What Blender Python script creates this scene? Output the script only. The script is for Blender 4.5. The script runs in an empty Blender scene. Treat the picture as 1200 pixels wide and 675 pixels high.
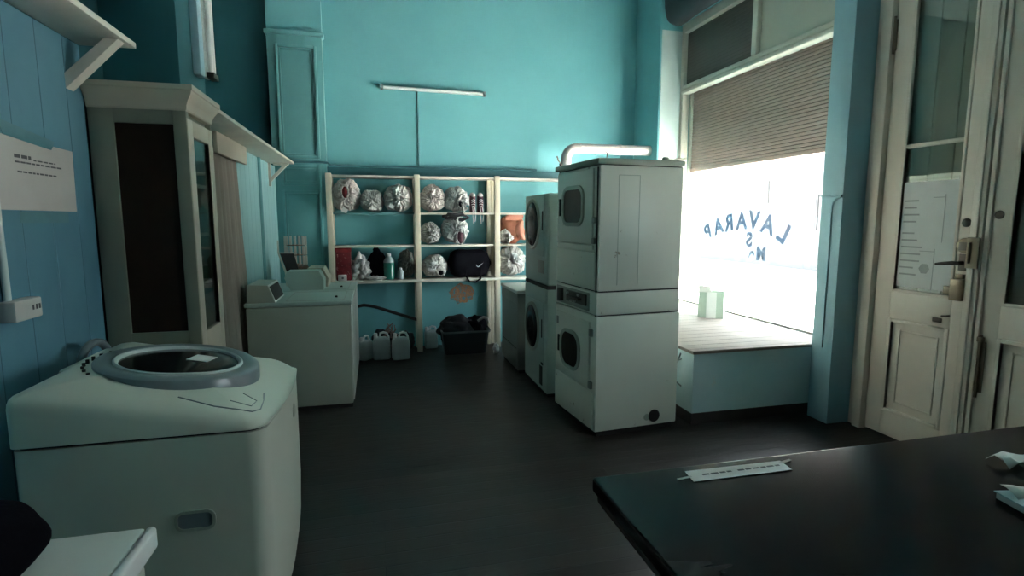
import bpy, bmesh, math, random
from math import sin, cos, pi, radians, sqrt
from mathutils import Vector, Matrix, noise

SC = bpy.context.scene
COL = SC.collection

# ------------------------------------------------------------------ materials
def nmat(name):
    m = bpy.data.materials.new(name); m.use_nodes = True
    nt = m.node_tree
    return m, nt, nt.nodes['Principled BSDF']

def ramp(nt, fac, stops):
    r = nt.nodes.new('ShaderNodeValToRGB')
    e = r.color_ramp.elements
    e[0].position, e[0].color = stops[0][0], (*stops[0][1], 1)
    e[1].position, e[1].color = stops[-1][0], (*stops[-1][1], 1)
    for p, c in stops[1:-1]:
        k = e.new(p); k.color = (*c, 1)
    nt.links.new(fac, r.inputs['Fac'])
    return r.outputs['Color']

def noise_tex(nt, scale, detail=4, rough=.55, stretch=None, coord='Object'):
    tc = nt.nodes.new('ShaderNodeTexCoord')
    mp = nt.nodes.new('ShaderNodeMapping')
    if stretch: mp.inputs['Scale'].default_value = stretch
    n = nt.nodes.new('ShaderNodeTexNoise')
    n.inputs['Scale'].default_value = scale
    n.inputs['Detail'].default_value = detail
    n.inputs['Roughness'].default_value = rough
    nt.links.new(tc.outputs[coord], mp.inputs['Vector'])
    nt.links.new(mp.outputs['Vector'], n.inputs['Vector'])
    return n.outputs['Fac']

def mixc(nt, fac, a, b):
    x = nt.nodes.new('ShaderNodeMix'); x.data_type = 'RGBA'
    for sock, v in ((x.inputs[0], fac), (x.inputs[6], a), (x.inputs[7], b)):
        if hasattr(v, 'is_linked') or hasattr(v, 'links'): nt.links.new(v, sock)
        elif isinstance(v, (int, float)): sock.default_value = v
        else: sock.default_value = (*v, 1)
    return x.outputs[2]

def bump(nt, bs, h, strength=.2, dist=.01):
    b = nt.nodes.new('ShaderNodeBump')
    b.inputs['Strength'].default_value = strength
    b.inputs['Distance'].default_value = dist
    nt.links.new(h, b.inputs['Height']); nt.links.new(b.outputs['Normal'], bs.inputs['Normal'])

def paint(name, c, c2=None, scale=3, rough=.5, bmp=.08, specks=None, speck_amt=.70, speck_scale=9, stretch=None, metal=0, spec=.5):
    m, nt, bs = nmat(name)
    c2 = c2 or tuple(v*.8 for v in c)
    col = ramp(nt, noise_tex(nt, scale, 5, .6, stretch), [(.3, c2), (.7, c)])
    if specks:
        f = ramp(nt, noise_tex(nt, speck_scale, 6, .7), [(speck_amt, (0, 0, 0)), (speck_amt+.05, (1, 1, 1))])
        col = mixc(nt, f, col, specks)
    nt.links.new(col, bs.inputs['Base Color'])
    bs.inputs['Roughness'].default_value = rough
    bs.inputs['Metallic'].default_value = metal
    bs.inputs['Specular IOR Level'].default_value = spec
    if bmp: bump(nt, bs, noise_tex(nt, scale*8, 4), bmp)
    return m

def plain(name, c, rough=.5, metal=0, spec=.5):
    m, nt, bs = nmat(name)
    col = ramp(nt, noise_tex(nt, 14, 3), [(.35, tuple(v*.9 for v in c)), (.65, c)])
    nt.links.new(col, bs.inputs['Base Color'])
    bs.inputs['Roughness'].default_value = rough
    bs.inputs['Metallic'].default_value = metal
    bs.inputs['Specular IOR Level'].default_value = spec
    return m

def glass(name, tint=(.95, .98, .97), refl=.08, rough=.02):
    m = bpy.data.materials.new(name); m.use_nodes = True
    nt = m.node_tree; nt.nodes.clear()
    o = nt.nodes.new('ShaderNodeOutputMaterial')
    t = nt.nodes.new('ShaderNodeBsdfTransparent'); t.inputs[0].default_value = (*tint, 1)
    g = nt.nodes.new('ShaderNodeBsdfGlossy'); g.inputs['Roughness'].default_value = rough
    mx = nt.nodes.new('ShaderNodeMixShader')
    lw = nt.nodes.new('ShaderNodeLayerWeight'); lw.inputs['Blend'].default_value = .35
    mu = nt.nodes.new('ShaderNodeMath'); mu.operation = 'MULTIPLY_ADD'
    mu.inputs[1].default_value = refl*1.6; mu.inputs[2].default_value = refl*.3
    nt.links.new(lw.outputs['Fresnel'], mu.inputs[0])
    mu.use_clamp = True
    nt.links.new(mu.outputs[0], mx.inputs[0])
    nt.links.new(t.outputs[0], mx.inputs[1]); nt.links.new(g.outputs[0], mx.inputs[2])
    nt.links.new(mx.outputs[0], o.inputs['Surface'])
    return m

def planks_floor():
    m, nt, bs = nmat('dark_floor_planks')
    tc = nt.nodes.new('ShaderNodeTexCoord')
    br = nt.nodes.new('ShaderNodeTexBrick')
    br.inputs['Color1'].default_value = (.026, .020, .0175, 1)
    br.inputs['Color2'].default_value = (.012, .0095, .0085, 1)
    br.inputs['Mortar'].default_value = (.002, .002, .002, 1)
    br.inputs['Scale'].default_value = 1
    br.inputs['Mortar Size'].default_value = .0035
    br.inputs['Brick Width'].default_value = 2.6
    br.inputs['Row Height'].default_value = .095
    br.inputs['Mortar Smooth'].default_value = .3
    nt.links.new(tc.outputs['Object'], br.inputs['Vector'])
    grain = noise_tex(nt, 5, 6, .65, (1, 14, 1))
    dust = noise_tex(nt, 1.6, 6, .6)
    c = mixc(nt, ramp(nt, grain, [(.4, (0, 0, 0)), (.75, (.5, .5, .5))]), br.outputs['Color'], (.027, .022, .020))
    c = mixc(nt, ramp(nt, dust, [(.5, (0, 0, 0)), (.8, (.25, .25, .25))]), c, (.045, .040, .038))
    nt.links.new(c, bs.inputs['Base Color'])
    r = ramp(nt, grain, [(.3, (.30, .30, .30)), (.7, (.48, .48, .48))])
    nt.links.new(r, bs.inputs['Roughness']); bs.inputs['Specular IOR Level'].default_value = .32
    inv = nt.nodes.new('ShaderNodeMath'); inv.operation = 'MULTIPLY_ADD'
    inv.inputs[1].default_value = -1; inv.inputs[2].default_value = 1
    nt.links.new(br.outputs['Fac'], inv.inputs[0])
    ad = nt.nodes.new('ShaderNodeMath'); ad.operation = 'MULTIPLY_ADD'
    ad.inputs[1].default_value = .35
    nt.links.new(grain, ad.inputs[0]); nt.links.new(inv.outputs[0], ad.inputs[2])
    bump(nt, bs, ad.outputs[0], .45, .006)
    return m

def grooved(name, c, c2, axis, pitch, groove=.045, rough=.55, dark=.45):
    """painted tongue-and-groove boards; axis = coordinate running across the boards"""
    m, nt, bs = nmat(name)
    tc = nt.nodes.new('ShaderNodeTexCoord'); sp = nt.nodes.new('ShaderNodeSeparateXYZ')
    nt.links.new(tc.outputs['Object'], sp.inputs[0])
    dv = nt.nodes.new('ShaderNodeMath'); dv.operation = 'DIVIDE'; dv.inputs[1].default_value = pitch
    nt.links.new(sp.outputs[axis], dv.inputs[0])
    fr = nt.nodes.new('ShaderNodeMath'); fr.operation = 'FRACT'; nt.links.new(dv.outputs[0], fr.inputs[0])
    g = ramp(nt, fr.outputs[0], [(0, (0, 0, 0)), (groove, (1, 1, 1))])
    col = ramp(nt, noise_tex(nt, 2.5, 5, .6), [(.3, c2), (.7, c)])
    stain = ramp(nt, noise_tex(nt, 5, 6, .7, (1, 1, .35)), [(.62, (0, 0, 0)), (.75, (.5, .5, .5))])
    col = mixc(nt, stain, col, tuple(v*.72 for v in c2))
    col = mixc(nt, g, tuple(v*dark for v in c2), col)
    nt.links.new(col, bs.inputs['Base Color']); bs.inputs['Roughness'].default_value = rough
    bump(nt, bs, g, .5, .006)
    return m

def plastic_bag_mat(name, base, inner, amt):
    m, nt, bs = nmat(name)
    f = ramp(nt, noise_tex(nt, 9, 5, .65), [(amt, (0, 0, 0)), (amt+.16, (1, 1, 1))])
    streak = ramp(nt, noise_tex(nt, 26, 5, .7), [(.35, tuple(v*.62 for v in base)), (.65, base)])
    col = mixc(nt, f, streak, inner)
    nt.links.new(col, bs.inputs['Base Color'])
    bs.inputs['Roughness'].default_value = .32
    bs.inputs['Specular IOR Level'].default_value = .6
    bump(nt, bs, noise_tex(nt, 34, 6, .7), .8, .02)
    return m

M = {}
TQ, TQ2 = (.16, .43, .46), (.13, .37, .41)
M['back'] = paint('turquoise_wall_paint', TQ, TQ2, 1.1, .42, .05, (.05, .14, .16), .73, 7)
M['left'] = grooved('blue_board_wall_paint', (.12, .28, .36), (.09, .23, .31), 1, .19, .035)
M['board'] = grooved('pale_turquoise_boards', (.30, .52, .53), (.25, .45, .47), 1, .16, .05)
M['shade_teal'] = paint('shade_darkened_upper_wall', (.010, .095, .115), (.008, .08, .10), 1.5, .6, .05)  # wall turquoise darkened, shade of pier and back room put into the colour
M['pil'] = paint('teal_panel_paint', (.14, .36, .37), (.11, .31, .33), 2, .45, .04)
M['lintel'] = paint('blue_pier_paint', (.34, .54, .61), (.29, .49, .57), 2, .5, .06)
M['reveal'] = paint('pale_reveal_paint', (.50, .60, .58), (.42, .53, .52), 2, .5, .06, (.05, .10, .11), .74, 6)
M['plat'] = paint('scuffed_turquoise_bench', (.58, .72, .74), (.50, .66, .69), 4, .5, .15, (.62, .68, .66), .66, 8)
M['ceil'] = paint('ceiling_paint', (.40, .50, .50), (.34, .44, .45), 2, .7)
M['floor'] = planks_floor()
M['pave'] = paint('sunlit_pavement', (.62, .60, .57), (.52, .50, .48), 1, .9)
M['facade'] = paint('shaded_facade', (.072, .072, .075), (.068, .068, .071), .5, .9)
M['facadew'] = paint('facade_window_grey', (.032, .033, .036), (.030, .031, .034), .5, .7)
M['platwood'] = grooved('weathered_bench_planks', (.27, .23, .20), (.19, .16, .14), 1, .12, .06, .7, .3)
M['plinth'] = paint('dark_brown_plinth', (.060, .045, .042), (.04, .03, .03), 6, .5)
M['cream'] = paint('cream_appliance_enamel', (.76, .76, .68), (.70, .70, .62), 2, .38, .02, (.30, .24, .16), .655, 10)
M['creamlite'] = paint('ivory_appliance_plastic', (.60, .62, .53), (.55, .57, .49), 2, .32, .02)
M['enamel'] = paint('white_appliance_enamel', (.64, .65, .61), (.58, .59, .56), 2, .34, .02)
M['greige'] = paint('grey_green_enamel', (.40, .43, .36), (.35, .38, .32), 2, .38, .02, (.2, .15, .1), .77, 12)
M['green'] = paint('pale_green_enamel', (.40, .49, .45), (.35, .44, .41), 2, .38, .02)
M['olive'] = paint('grey_beige_enamel', (.30, .30, .27), (.25, .25, .23), 2, .4, .02)
M['seam'] = plain('dark_seam', (.012, .012, .012), .7)
M['darkglass'] = plain('smoked_door_glass', (.010, .011, .011), .16, 0, .2)
M['brownglass'] = plain('brown_tinted_window', (.075, .062, .050), .15, 0, .35)
M['chrome'] = plain('worn_chrome', (.55, .55, .53), .28, 1)
M['duct'] = plain('galvanised_duct', (.66, .61, .59), .50, .30)
M['ring'] = plain('grey_lid_ring', (.16, .20, .22), .3)
M['ringedge'] = plain('lid_ring_lip', (.42, .47, .47), .3)
M['cab'] = paint('khaki_cabinet_paint', (.19, .20, .155), (.16, .17, .13), 3, .45, .05, (.30, .29, .24), .76, 14)
M['cablite'] = paint('cream_cabinet_paint', (.45, .41, .33), (.40, .36, .29), 3, .45, .05)
M['brown'] = paint('dark_brown_panel', (.022, .013, .009), (.015, .009, .006), 5, .7, .05, spec=.12)
M['cream_wood'] = paint('cream_shelf_paint', (.62, .57, .45), (.52, .47, .37), 4, .55, .08, (.28, .17, .09), .72, 10)
M['whitewood'] = paint('white_shelf_paint', (.66, .63, .55), (.56, .53, .46), 4, .5, .06)
M['tealboard'] = paint('teal_shelf_paint', (.12, .28, .28), (.1, .24, .25), 4, .5)
M['doorp'] = paint('off_white_door_paint', (.78, .67, .58), (.70, .60, .51), 3, .42, .06, (.25, .20, .16), .755, 10)
M['shutterwood'] = paint('grey_outer_shutter', (.56, .52, .46), (.47, .44, .39), 2, .6, .05, None, .7, 9, (1, 1, .2))
M['iron'] = plain('dull_iron', (.10, .085, .075), .45, .7)
M['brass'] = plain('tarnished_brass', (.24, .19, .14), .4, .8)
M['paper'] = paint('white_paper', (.72, .71, .69), (.67, .66, .64), 6, .8, 0)
M['papergrey'] = paint('aged_paper', (.52, .50, .48), (.47, .46, .44), 6, .8, 0)
M['ink'] = plain('printed_ink', (.10, .10, .11), .8)
M['tape'] = plain('blue_packing_tape', (.10, .24, .28), .3)
M['shutter'] = paint('brown_roller_slats', (.40, .27, .235), (.34, .235, .205), 3, .5, .04)
M['frame'] = paint('window_frame_paint', (.60, .58, .50), (.52, .50, .44), 4, .45, .06, (.25, .22, .18), .74, 12)
M['panelcream'] = paint('cream_transom_panel', (.52, .53, .44), (.47, .48, .41), 2, .6, .03)
M['meshdark'] = grooved('dark_louvre_board', (.10, .085, .075), (.085, .075, .065), 2, .035, .2, .6, .5)
M['black'] = plain('black_rubber', (.012, .012, .013), .5)
M['fabricblack'] = paint('black_nylon', (.008, .008, .011), (.005, .005, .007), 10, .85, .3, spec=.02)
M['lag'] = paint('black_pipe_lagging', (.012, .022, .028), (.006, .014, .018), 5, .65, .4)
M['counter'] = paint('black_varnished_wood', (.012, .009, .010), (.008, .007, .008), 3, .20, 0, (.03, .02, .018), .76, 6, (1, 6, 1), 0, .10)
M['counteredge'] = paint('worn_counter_edge', (.035, .024, .020), (.018, .012, .011), 6, .3, .05)
M['white'] = plain('white_plastic', (.72, .73, .72), .4)
M['jerry'] = plain('milky_plastic_jug', (.36, .43, .44), .4)
M['jerryh'] = plain('pale_jug_handle', (.60, .66, .66), .4)
M['tube'] = plain('unlit_fluorescent_tube', (.75, .78, .76), .3)
M['batten'] = paint('white_lamp_batten', (.62, .68, .66), (.55, .62, .60), 4, .4, 0)
M['curtain'] = paint('taupe_curtain_cloth', (.25, .22, .185), (.19, .168, .14), 6, .9, .2, None, .7, 9, (1, 1, .1))
M['conduit'] = plain('dusty_teal_conduit', (.10, .27, .29), .5)
M['darktrim'] = paint('dark_teal_ledge', (.06, .19, .22), (.045, .15, .18), 4, .5)
M['red'] = paint('dark_red_cloth', (.26, .02, .025), (.12, .01, .014), 14, .8, .3)
M['redprint'] = paint('red_patterned_box', (.17, .012, .018), (.09, .008, .012), 16, .5, .1, (.55, .35, .33), .60, 26)
M['orange'] = paint('rust_orange_cloth', (.42, .15, .08), (.22, .075, .045), 9, .85, .4)
M['pink'] = paint('salmon_cloth', (.60, .26, .18), (.48, .18, .12), 9, .85, .3)
M['greenliq'] = plain('green_detergent', (.02, .17, .12), .15)
M['clearpl'] = plain('cloudy_clear_plastic', (.34, .42, .42), .2)
M['plum'] = paint('plum_sneaker_fabric', (.10, .04, .06), (.06, .025, .04), 18, .8, .3)
M['rubber'] = plain('pale_shoe_rubber', (.55, .50, .50), .6)
M['darkcloth'] = paint('dark_mixed_laundry', (.022, .024, .030), (.012, .013, .018), 12, .9, .5, (.16, .17, .18), .69, 16)
M['crate'] = plain('navy_plastic_crate', (.012, .016, .022), .4)
M['craterim'] = plain('scuffed_crate_rim', (.12, .14, .15), .4)
M['slat'] = paint('white_slatted_wood', (.60, .57, .51), (.48, .45, .40), 9, .6)
M['basket'] = paint('brown_wicker', (.16, .09, .06), (.08, .05, .035), 18, .8, .4)
M['bagw'] = plastic_bag_mat('white_plastic_bag', (.62, .60, .57), (.34, .28, .27), .60)
M['bagp'] = plastic_bag_mat('pinkish_plastic_bag', (.62, .56, .54), (.36, .17, .17), .60)
M['bagg'] = plastic_bag_mat('grey_plastic_bag', (.50, .52, .51), (.13, .14, .15), .56)
M['bagd'] = plastic_bag_mat('dark_patterned_bag', (.16, .16, .13), (.03, .035, .035), .48)
M['film'] = plastic_bag_mat('crumpled_clear_film', (.60, .59, .57), (.20, .18, .18), .58)
M['wire'] = plain('salmon_wire_mesh', (.24, .15, .14), .6)
M['pane'] = glass('window_glass', (.97, .99, .98), .03)
M['cabpane'] = glass('cabinet_glass', (.80, .86, .82), .22)
M['doorpane'] = glass('old_door_glass', (.86, .90, .88), .14)
M['carton'] = paint('faded_green_carton', (.42, .52, .42), (.36, .45, .37), 5, .8)
M['cartonw'] = paint('white_carton_panel', (.68, .70, .66), (.62, .64, .6), 5, .8)

def translucent(name, c):
    m = bpy.data.materials.new(name); m.use_nodes = True
    nt = m.node_tree; nt.nodes.clear()
    o = nt.nodes.new('ShaderNodeOutputMaterial')
    t = nt.nodes.new('ShaderNodeBsdfTranslucent'); t.inputs[0].default_value = (*c, 1)
    d = nt.nodes.new('ShaderNodeBsdfDiffuse'); d.inputs[0].default_value = (*c, 1)
    mx = nt.nodes.new('ShaderNodeMixShader'); mx.inputs[0].default_value = .3
    nt.links.new(t.outputs[0], mx.inputs[1]); nt.links.new(d.outputs[0], mx.inputs[2])
    nt.links.new(mx.outputs[0], o.inputs['Surface'])
    return m
M['letter'] = translucent('blue_window_lettering', (.13, .17, .215))

def peel_mat():
    m, nt, bs = nmat('peeled_plaster')
    f = ramp(nt, noise_tex(nt, 22, 6, .75), [(.42, (.10, .29, .32)), (.5, (.38, .17, .08)), (.62, (.50, .26, .14)), (.75, (.02, .02, .02))])
    nt.links.new(f, bs.inputs['Base Color']); bs.inputs['Roughness'].default_value = .9
    bump(nt, bs, noise_tex(nt, 40, 5), .6, .01)
    return m
M['peel'] = peel_mat()

# ------------------------------------------------------------------ mesh builder
WPOS = {}
class MB:
    def __init__(s): s.bm = bmesh.new()
    def box(s, x0, x1, y0, y1, z0, z1, bev=0, seg=2):
        r = bmesh.ops.create_cube(s.bm, size=1)
        vs = r['verts']
        for v in vs:
            v.co = Vector((x0+(v.co.x+.5)*(x1-x0), y0+(v.co.y+.5)*(y1-y0), z0+(v.co.z+.5)*(z1-z0)))
        if bev:
            es = list({e for v in vs for e in v.link_edges})
            bmesh.ops.bevel(s.bm, geom=es, offset=bev, segments=seg, affect='EDGES', profile=.5)
        return s
    def loops(s, loops, cap0=True, cap1=True, closed=True):
        rows = [[s.bm.verts.new(p) for p in L] for L in loops]
        n = len(rows[0])
        for a, b in zip(rows, rows[1:]):
            for i in range(n if closed else n-1):
                j = (i+1) % n
                try: s.bm.faces.new((a[i], a[j], b[j], b[i]))
                except ValueError: pass
        if cap0 and closed: s.bm.faces.new(list(reversed(rows[0])))
        if cap1 and closed: s.bm.faces.new(rows[-1])
        return s
    def ringloops(s, loops):            # closed torus-like
        return s.loops(list(loops)+[loops[0]], False, False)
    def prism(s, pts, f, a, b):         # pts 2D, f(u,v,w)->xyz
        return s.loops([[f(u, v, a) for u, v in pts], [f(u, v, b) for u, v in pts]])
    def tube(s, path, r, n=10, caps=True):
        P = [Vector(p) for p in path]; L = []
        up = Vector((0, 0, 1))
        t0 = (P[1]-P[0]).normalized()
        if abs(t0.dot(up)) > .95: up = Vector((1, 0, 0))
        nrm = (up - t0*up.dot(t0)).normalized()
        for i, p in enumerate(P):
            if i == 0: t = P[1]-P[0]
            elif i == len(P)-1: t = P[-1]-P[-2]
            else: t = P[i+1]-P[i-1]
            t.normalize()
            nrm = (nrm - t*nrm.dot(t)).normalized()
            bn = t.cross(nrm)
            rr = r[i] if isinstance(r, (list, tuple)) else r
            L.append([p + (nrm*cos(2*pi*k/n) + bn*sin(2*pi*k/n))*rr for k in range(n)])
        return s.loops(L, caps, caps)
    def lathe(s, prof, c, axis='z', n=32, cap0=True, cap1=True):
        c = Vector(c); L = []
        for r, h in prof:
            r = max(r, 1e-4)
            ring = []
            for k in range(n):
                a = 2*pi*k/n
                u, v = r*cos(a), r*sin(a)
                ring.append(c + Vector({'z': (u, v, h), 'y': (u, h, v), 'x': (h, u, v)}[axis]))
            L.append(ring)
        return s.loops(L, cap0, cap1)
    def blob(s, c, rx, ry, rz, fn=None, nu=32, nv=20):
        c = Vector(c)
        L = []
        for j in range(nv+1):
            th = pi*j/nv; row = []
            for i in range(nu):
                ph = 2*pi*i/nu
                d = Vector((sin(th)*cos(ph), sin(th)*sin(ph), cos(th)))
                k = fn(d, th, ph) if fn else 1
                row.append(c + Vector((d.x*rx*k, d.y*ry*k, d.z*rz*k)))
            L.append(row)
        return s.loops(L, True, True)
    def build(s, name, mat, parent=None, local=False, smooth=40, origin=None, label=None):
        me = bpy.data.meshes.new(name)
        bmesh.ops.remove_doubles(s.bm, verts=s.bm.verts, dist=1e-6)
        bmesh.ops.recalc_face_normals(s.bm, faces=s.bm.faces)
        o = bpy.data.objects.new(name, me)
        if parent is not None:
            w = WPOS[parent.name]
            off = Vector((0, 0, 0)) if local else w
            o.parent = parent; WPOS[o.name] = w.copy()
        else:
            off = Vector(origin) if origin else Vector((0, 0, 0))
            o.location = off; WPOS[o.name] = off.copy()
            if local: off = Vector((0, 0, 0))
        for v in s.bm.verts: v.co -= off
        s.bm.to_mesh(me); s.bm.free()
        COL.objects.link(o)
        me.materials.append(mat)
        for p in me.polygons: p.use_smooth = True
        me.set_sharp_from_angle(angle=radians(smooth))
        if label: o['label'] = label
        return o

def tag(o, label, cat, group=None):
    o['label'] = label; o['category'] = cat
    if group: o['group'] = group
    return o
def thing(name, label, cat, loc, rz=0, group=None):
    o = bpy.data.objects.new(name, None); COL.objects.link(o)
    o.location = loc; o.rotation_euler = (0, 0, rz); o.empty_display_size = .1
    WPOS[o.name] = Vector(loc)
    return tag(o, label, cat, group)
def struct(o):
    o['kind'] = 'structure'; return o
def box(*a, **k): return MB().box(*a, **k)

def rrect(cx, cy, w, h, r, n=6):
    pts = []
    for (sx, sy, a0) in ((1, 1, 0), (-1, 1, 90), (-1, -1, 180), (1, -1, 270)):
        for k in range(n+1):
            a = radians(a0 + 90*k/n)
            pts.append((cx+sx*(w/2-r)+r*cos(a), cy+sy*(h/2-r)+r*sin(a)))
    return pts
def frame_x(mb, cy, cz, w, h, r, t, x0, x1):
    """rounded rectangular ring lying in a plane of constant x, thickness t, from x0 (wall) to x1 (proud)"""
    o, i = rrect(cy, cz, w, h, r), rrect(cy, cz, w-2*t, h-2*t, max(r-t, .004))
    om = rrect(cy, cz, w-.006, h-.006, max(r-.003, .003))
    mb.ringloops([[(x0, *p) for p in o], [(x1+.003*(1 if x0 > x1 else -1), *p) for p in o], [(x1, *p) for p in om], [(x1, *p) for p in i], [(x0, *p) for p in i]])
    return mb
def plate_x(mb, cy, cz, w, h, r, x0, x1):
    p = rrect(cy, cz, w, h, r)
    return mb.loops([[(x0, *q) for q in p], [(x1, *q) for q in p]])

# ================================================================== SETTING
XR, XL = 3.2, -1.28
fl = box(-4.2, 3.75, -2.2, 6.8, -.12, 0).build('floor', M['floor']); struct(fl)
struct(box(-4.2, 3.75, -2.2, 6.8, 4.35, 4.5).build('ceiling', M['ceil']))
struct(box(-1.06, 3.75, 6.5, 6.75, 0, 4.35).build('wall_back', M['back']))
struct(box(-4.2, -1.06, 6.5, 6.75, 0, 4.35).build('wall_back_backroom', M['shade_teal']))
struct(box(-2.2, 3.75, -2.2, -2.0, 0, 4.35).build('wall_front', M['back']))
wl = box(-1.5, XL, -2.0, 3.64, 0, 4.35).build('wall_left', M['shade_teal']); struct(wl)
struct(box(-4.2, -4.0, 3.4, 6.5, 0, 4.35).build('wall_left_backroom', M['shade_teal']))
struct(box(-4.0, -1.5, 3.4, 3.64, 0, 4.35).build('wall_front_backroom', M['shade_teal']))
struct(box(XL, -1.2, -2.0, 2.795, 0, 2.235).build('wall_left_boarding', M['left']))
# pier on the left wall above and behind the cabinet
struct(box(XL, -.94, 3.2, 3.64, 0, 4.35, bev=.004).build('wall_left_pier', M['shade_teal']))
struct(box(XL, -1.03, 3.64, 3.95, 0, 2.05).build('trim_2', M['board']))
# partition boards right of the curtain
struct(box(-1.055, -1.03, 4.70, 6.4, 0, 2.07).build('wall_left_partition', M['board']))
struct(MB().tube([(-1.02, 5.50, .8), (-1.02, 5.50, 2.07)], .016, 8).build('trim_3', M['conduit']))
# panelled pilaster at the left end of the back wall
mb = MB().box(-1.05, -.5, 6.4, 6.5, 0, 3.46, bev=.006)
mb.box(-1.07, -.48, 6.385, 6.5, 3.43, 3.475, bev=.008)
struct(mb.build('trim_4', M['pil']))
def panel_mould(name, x0, x1, z0, z1, y, m):
    mb = MB(); t = .03
    for k, (d, e) in enumerate(((0, .022), (.035, .012))):
        a0, a1, b0, b1 = x0+d, x1-d, z0+d, z1-d
        tt = t if k == 0 else .018
        mb.box(a0, a0+tt, y-e, y, b0, b1, bev=.004); mb.box(a1-tt, a1, y-e, y, b0, b1, bev=.004)
        mb.box(a0+tt, a1-tt, y-e, y, b0, b0+tt, bev=.004); mb.box(a0+tt, a1-tt, y-e, y, b1-tt, b1, bev=.004)
    return struct(mb.build(name, m))
panel_mould('trim_5', -.97, -.56, 2.16, 3.33, 6.4, M['pil'])
panel_mould('trim_6', -.97, -.56, 1.87, 2.09, 6.4, M['pil'])
panel_mould('trim_7', -.97, -.56, .86, 1.82, 6.4, M['pil'])
struct(box(-1.05, -.5, 6.44, 6.5, 3.475, 4.35).build('trim_8', M['back']))
# dark ledge above the shelves and cable over it
struct(box(-.5, 3.2, 6.44, 6.5, 2.0, 2.085, bev=.006).build('trim_9', M['darktrim']))
# right wall: far return, pier, head above window and door
struct(box(XR, 3.75, 5.9, 6.5, 0, 4.35, bev=.003).build('wall_right_far', M['back']))
struct(box(XR+.02, 3.50, 5.894, 5.9, .56, 3.64).build('trim_10', M['reveal']))
mb = MB().box(XR, 3.75, 3.22, 3.41, 0, 4.35, bev=.004)
struct(mb.build('wall_right_pier', M['lintel']))
# raised panel edge on the pier face
mb = MB(); mb.box(XR-.012, XR, 3.30, 3.312, .56, 1.60, bev=.003)
mb.tube([(XR-.006, 3.306, 1.60), (XR-.008, 3.295, 1.632), (XR-.008, 3.265, 1.655), (XR-.006, 3.225, 1.665)], .008, 8)
mb.box(XR-.016, XR, 3.22, 3.41, 1.665, 1.68, bev=.004)
struct(mb.build('trim_11', M['lintel']))
struct(box(3.42, 3.75, 3.41, 5.9, 3.70, 4.35).build('wall_right_head', M['back']))
struct(box(3.42, 3.75, -2.0, 3.22, 3.2, 4.35).build('wall_right_overdoor', M['back']))
# added unseen window beyond the counter, to throw daylight on the dryer sides
WY0, WY1, WZ0, WZ1 = .80, 1.62, 1.20, 2.45
struct(box(3.42, 3.75, WY1, 1.70, 0, 3.2).build('wall_right', M['back']))
struct(box(3.42, 3.75, -2.0, WY0, 0, 3.2).build('wall_right_near', M['back']))
struct(box(3.42, 3.75, WY0, WY1, 0, WZ0).build('wall_right_low', M['back']))
struct(box(3.42, 3.75, WY0, WY1, WZ1, 3.2).build('wall_right_high', M['back']))
fill_win = bpy.data.objects.new('added_fill_window', None); COL.objects.link(fill_win); fill_win.location = (3.5, 1.21, WZ0); WPOS['added_fill_window'] = Vector((3.5, 1.21, WZ0)); struct(fill_win)
mb = MB()
mb.box(3.47, 3.55, WY0, WY1, WZ0, WZ0+.05, bev=.006); mb.box(3.47, 3.55, WY0, WY1, WZ1-.05, WZ1, bev=.006)
for yy in (WY0, WY1-.05): mb.box(3.47, 3.55, yy, yy+.05, WZ0+.05, WZ1-.05, bev=.006)
mb.build('window_frame', M['frame'], fill_win)
box(3.505, 3.511, WY0+.05, WY1-.05, WZ0+.05, WZ1-.05).build('pane', M['pane'], fill_win)
struct(box(3.42, 3.75, 1.70, 3.22, -.1, .0).build('trim_12', M['plinth']))
# window bench (boxed platform under the shop window)
struct(box(2.22, 3.47, 3.45, 5.9, .085, .535).build('wall_right_bench', M['plat']))
struct(box(2.22, 3.47, 3.45, 5.9, 0, .085).build('baseboard_right', M['plinth']))
struct(box(2.195, 3.50, 3.425, 5.9, .535, .56, bev=.006).build('trim_13', M['platwood']))
struct(box(3.47, 3.75, 3.41, 5.9, 0, .56).build('wall_right_sill', M['plat']))

# ---- shop window
win = bpy.data.objects.new('window_1', None); COL.objects.link(win); win.location = (3.5, 4.65, .56); WPOS['window_1'] = Vector((3.5, 4.65, .56)); struct(win)
mb = MB()
mb.box(3.47, 3.56, 5.84, 5.9, .56, 3.70, bev=.008)
mb.box(3.47, 3.56, 3.41, 3.45, .56, 3.70, bev=.008)
mb.box(3.455, 3.57, 3.45, 5.84, 3.60, 3.70, bev=.01)
mb.box(3.47, 3.56, 3.45, 5.84, 2.985, 3.03, bev=.008)
mb.box(3.455, 3.56, 3.45, 5.84, 2.935, 2.965, bev=.008)
mb.box(3.48, 3.56, 3.45, 5.84, 2.965, 2.985)
mb.box(3.47, 3.56, 4.60, 4.67, 3.03, 3.60, bev=.008)
mb.box(3.49, 3.56, 3.45, 5.84, .56, .575, bev=.004)
mb.build('window_frame', M['frame'], win)
box(3.515, 3.521, 3.45, 5.84, .575, 2.965).build('pane', M['pane'], win)
box(3.515, 3.53, 4.67, 5.84, 3.03, 3.60).build('louvre_panel', M['meshdark'], win)
box(3.515, 3.53, 3.45, 4.60, 3.03, 3.60).build('cream_panel', M['panelcream'], win)

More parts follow.
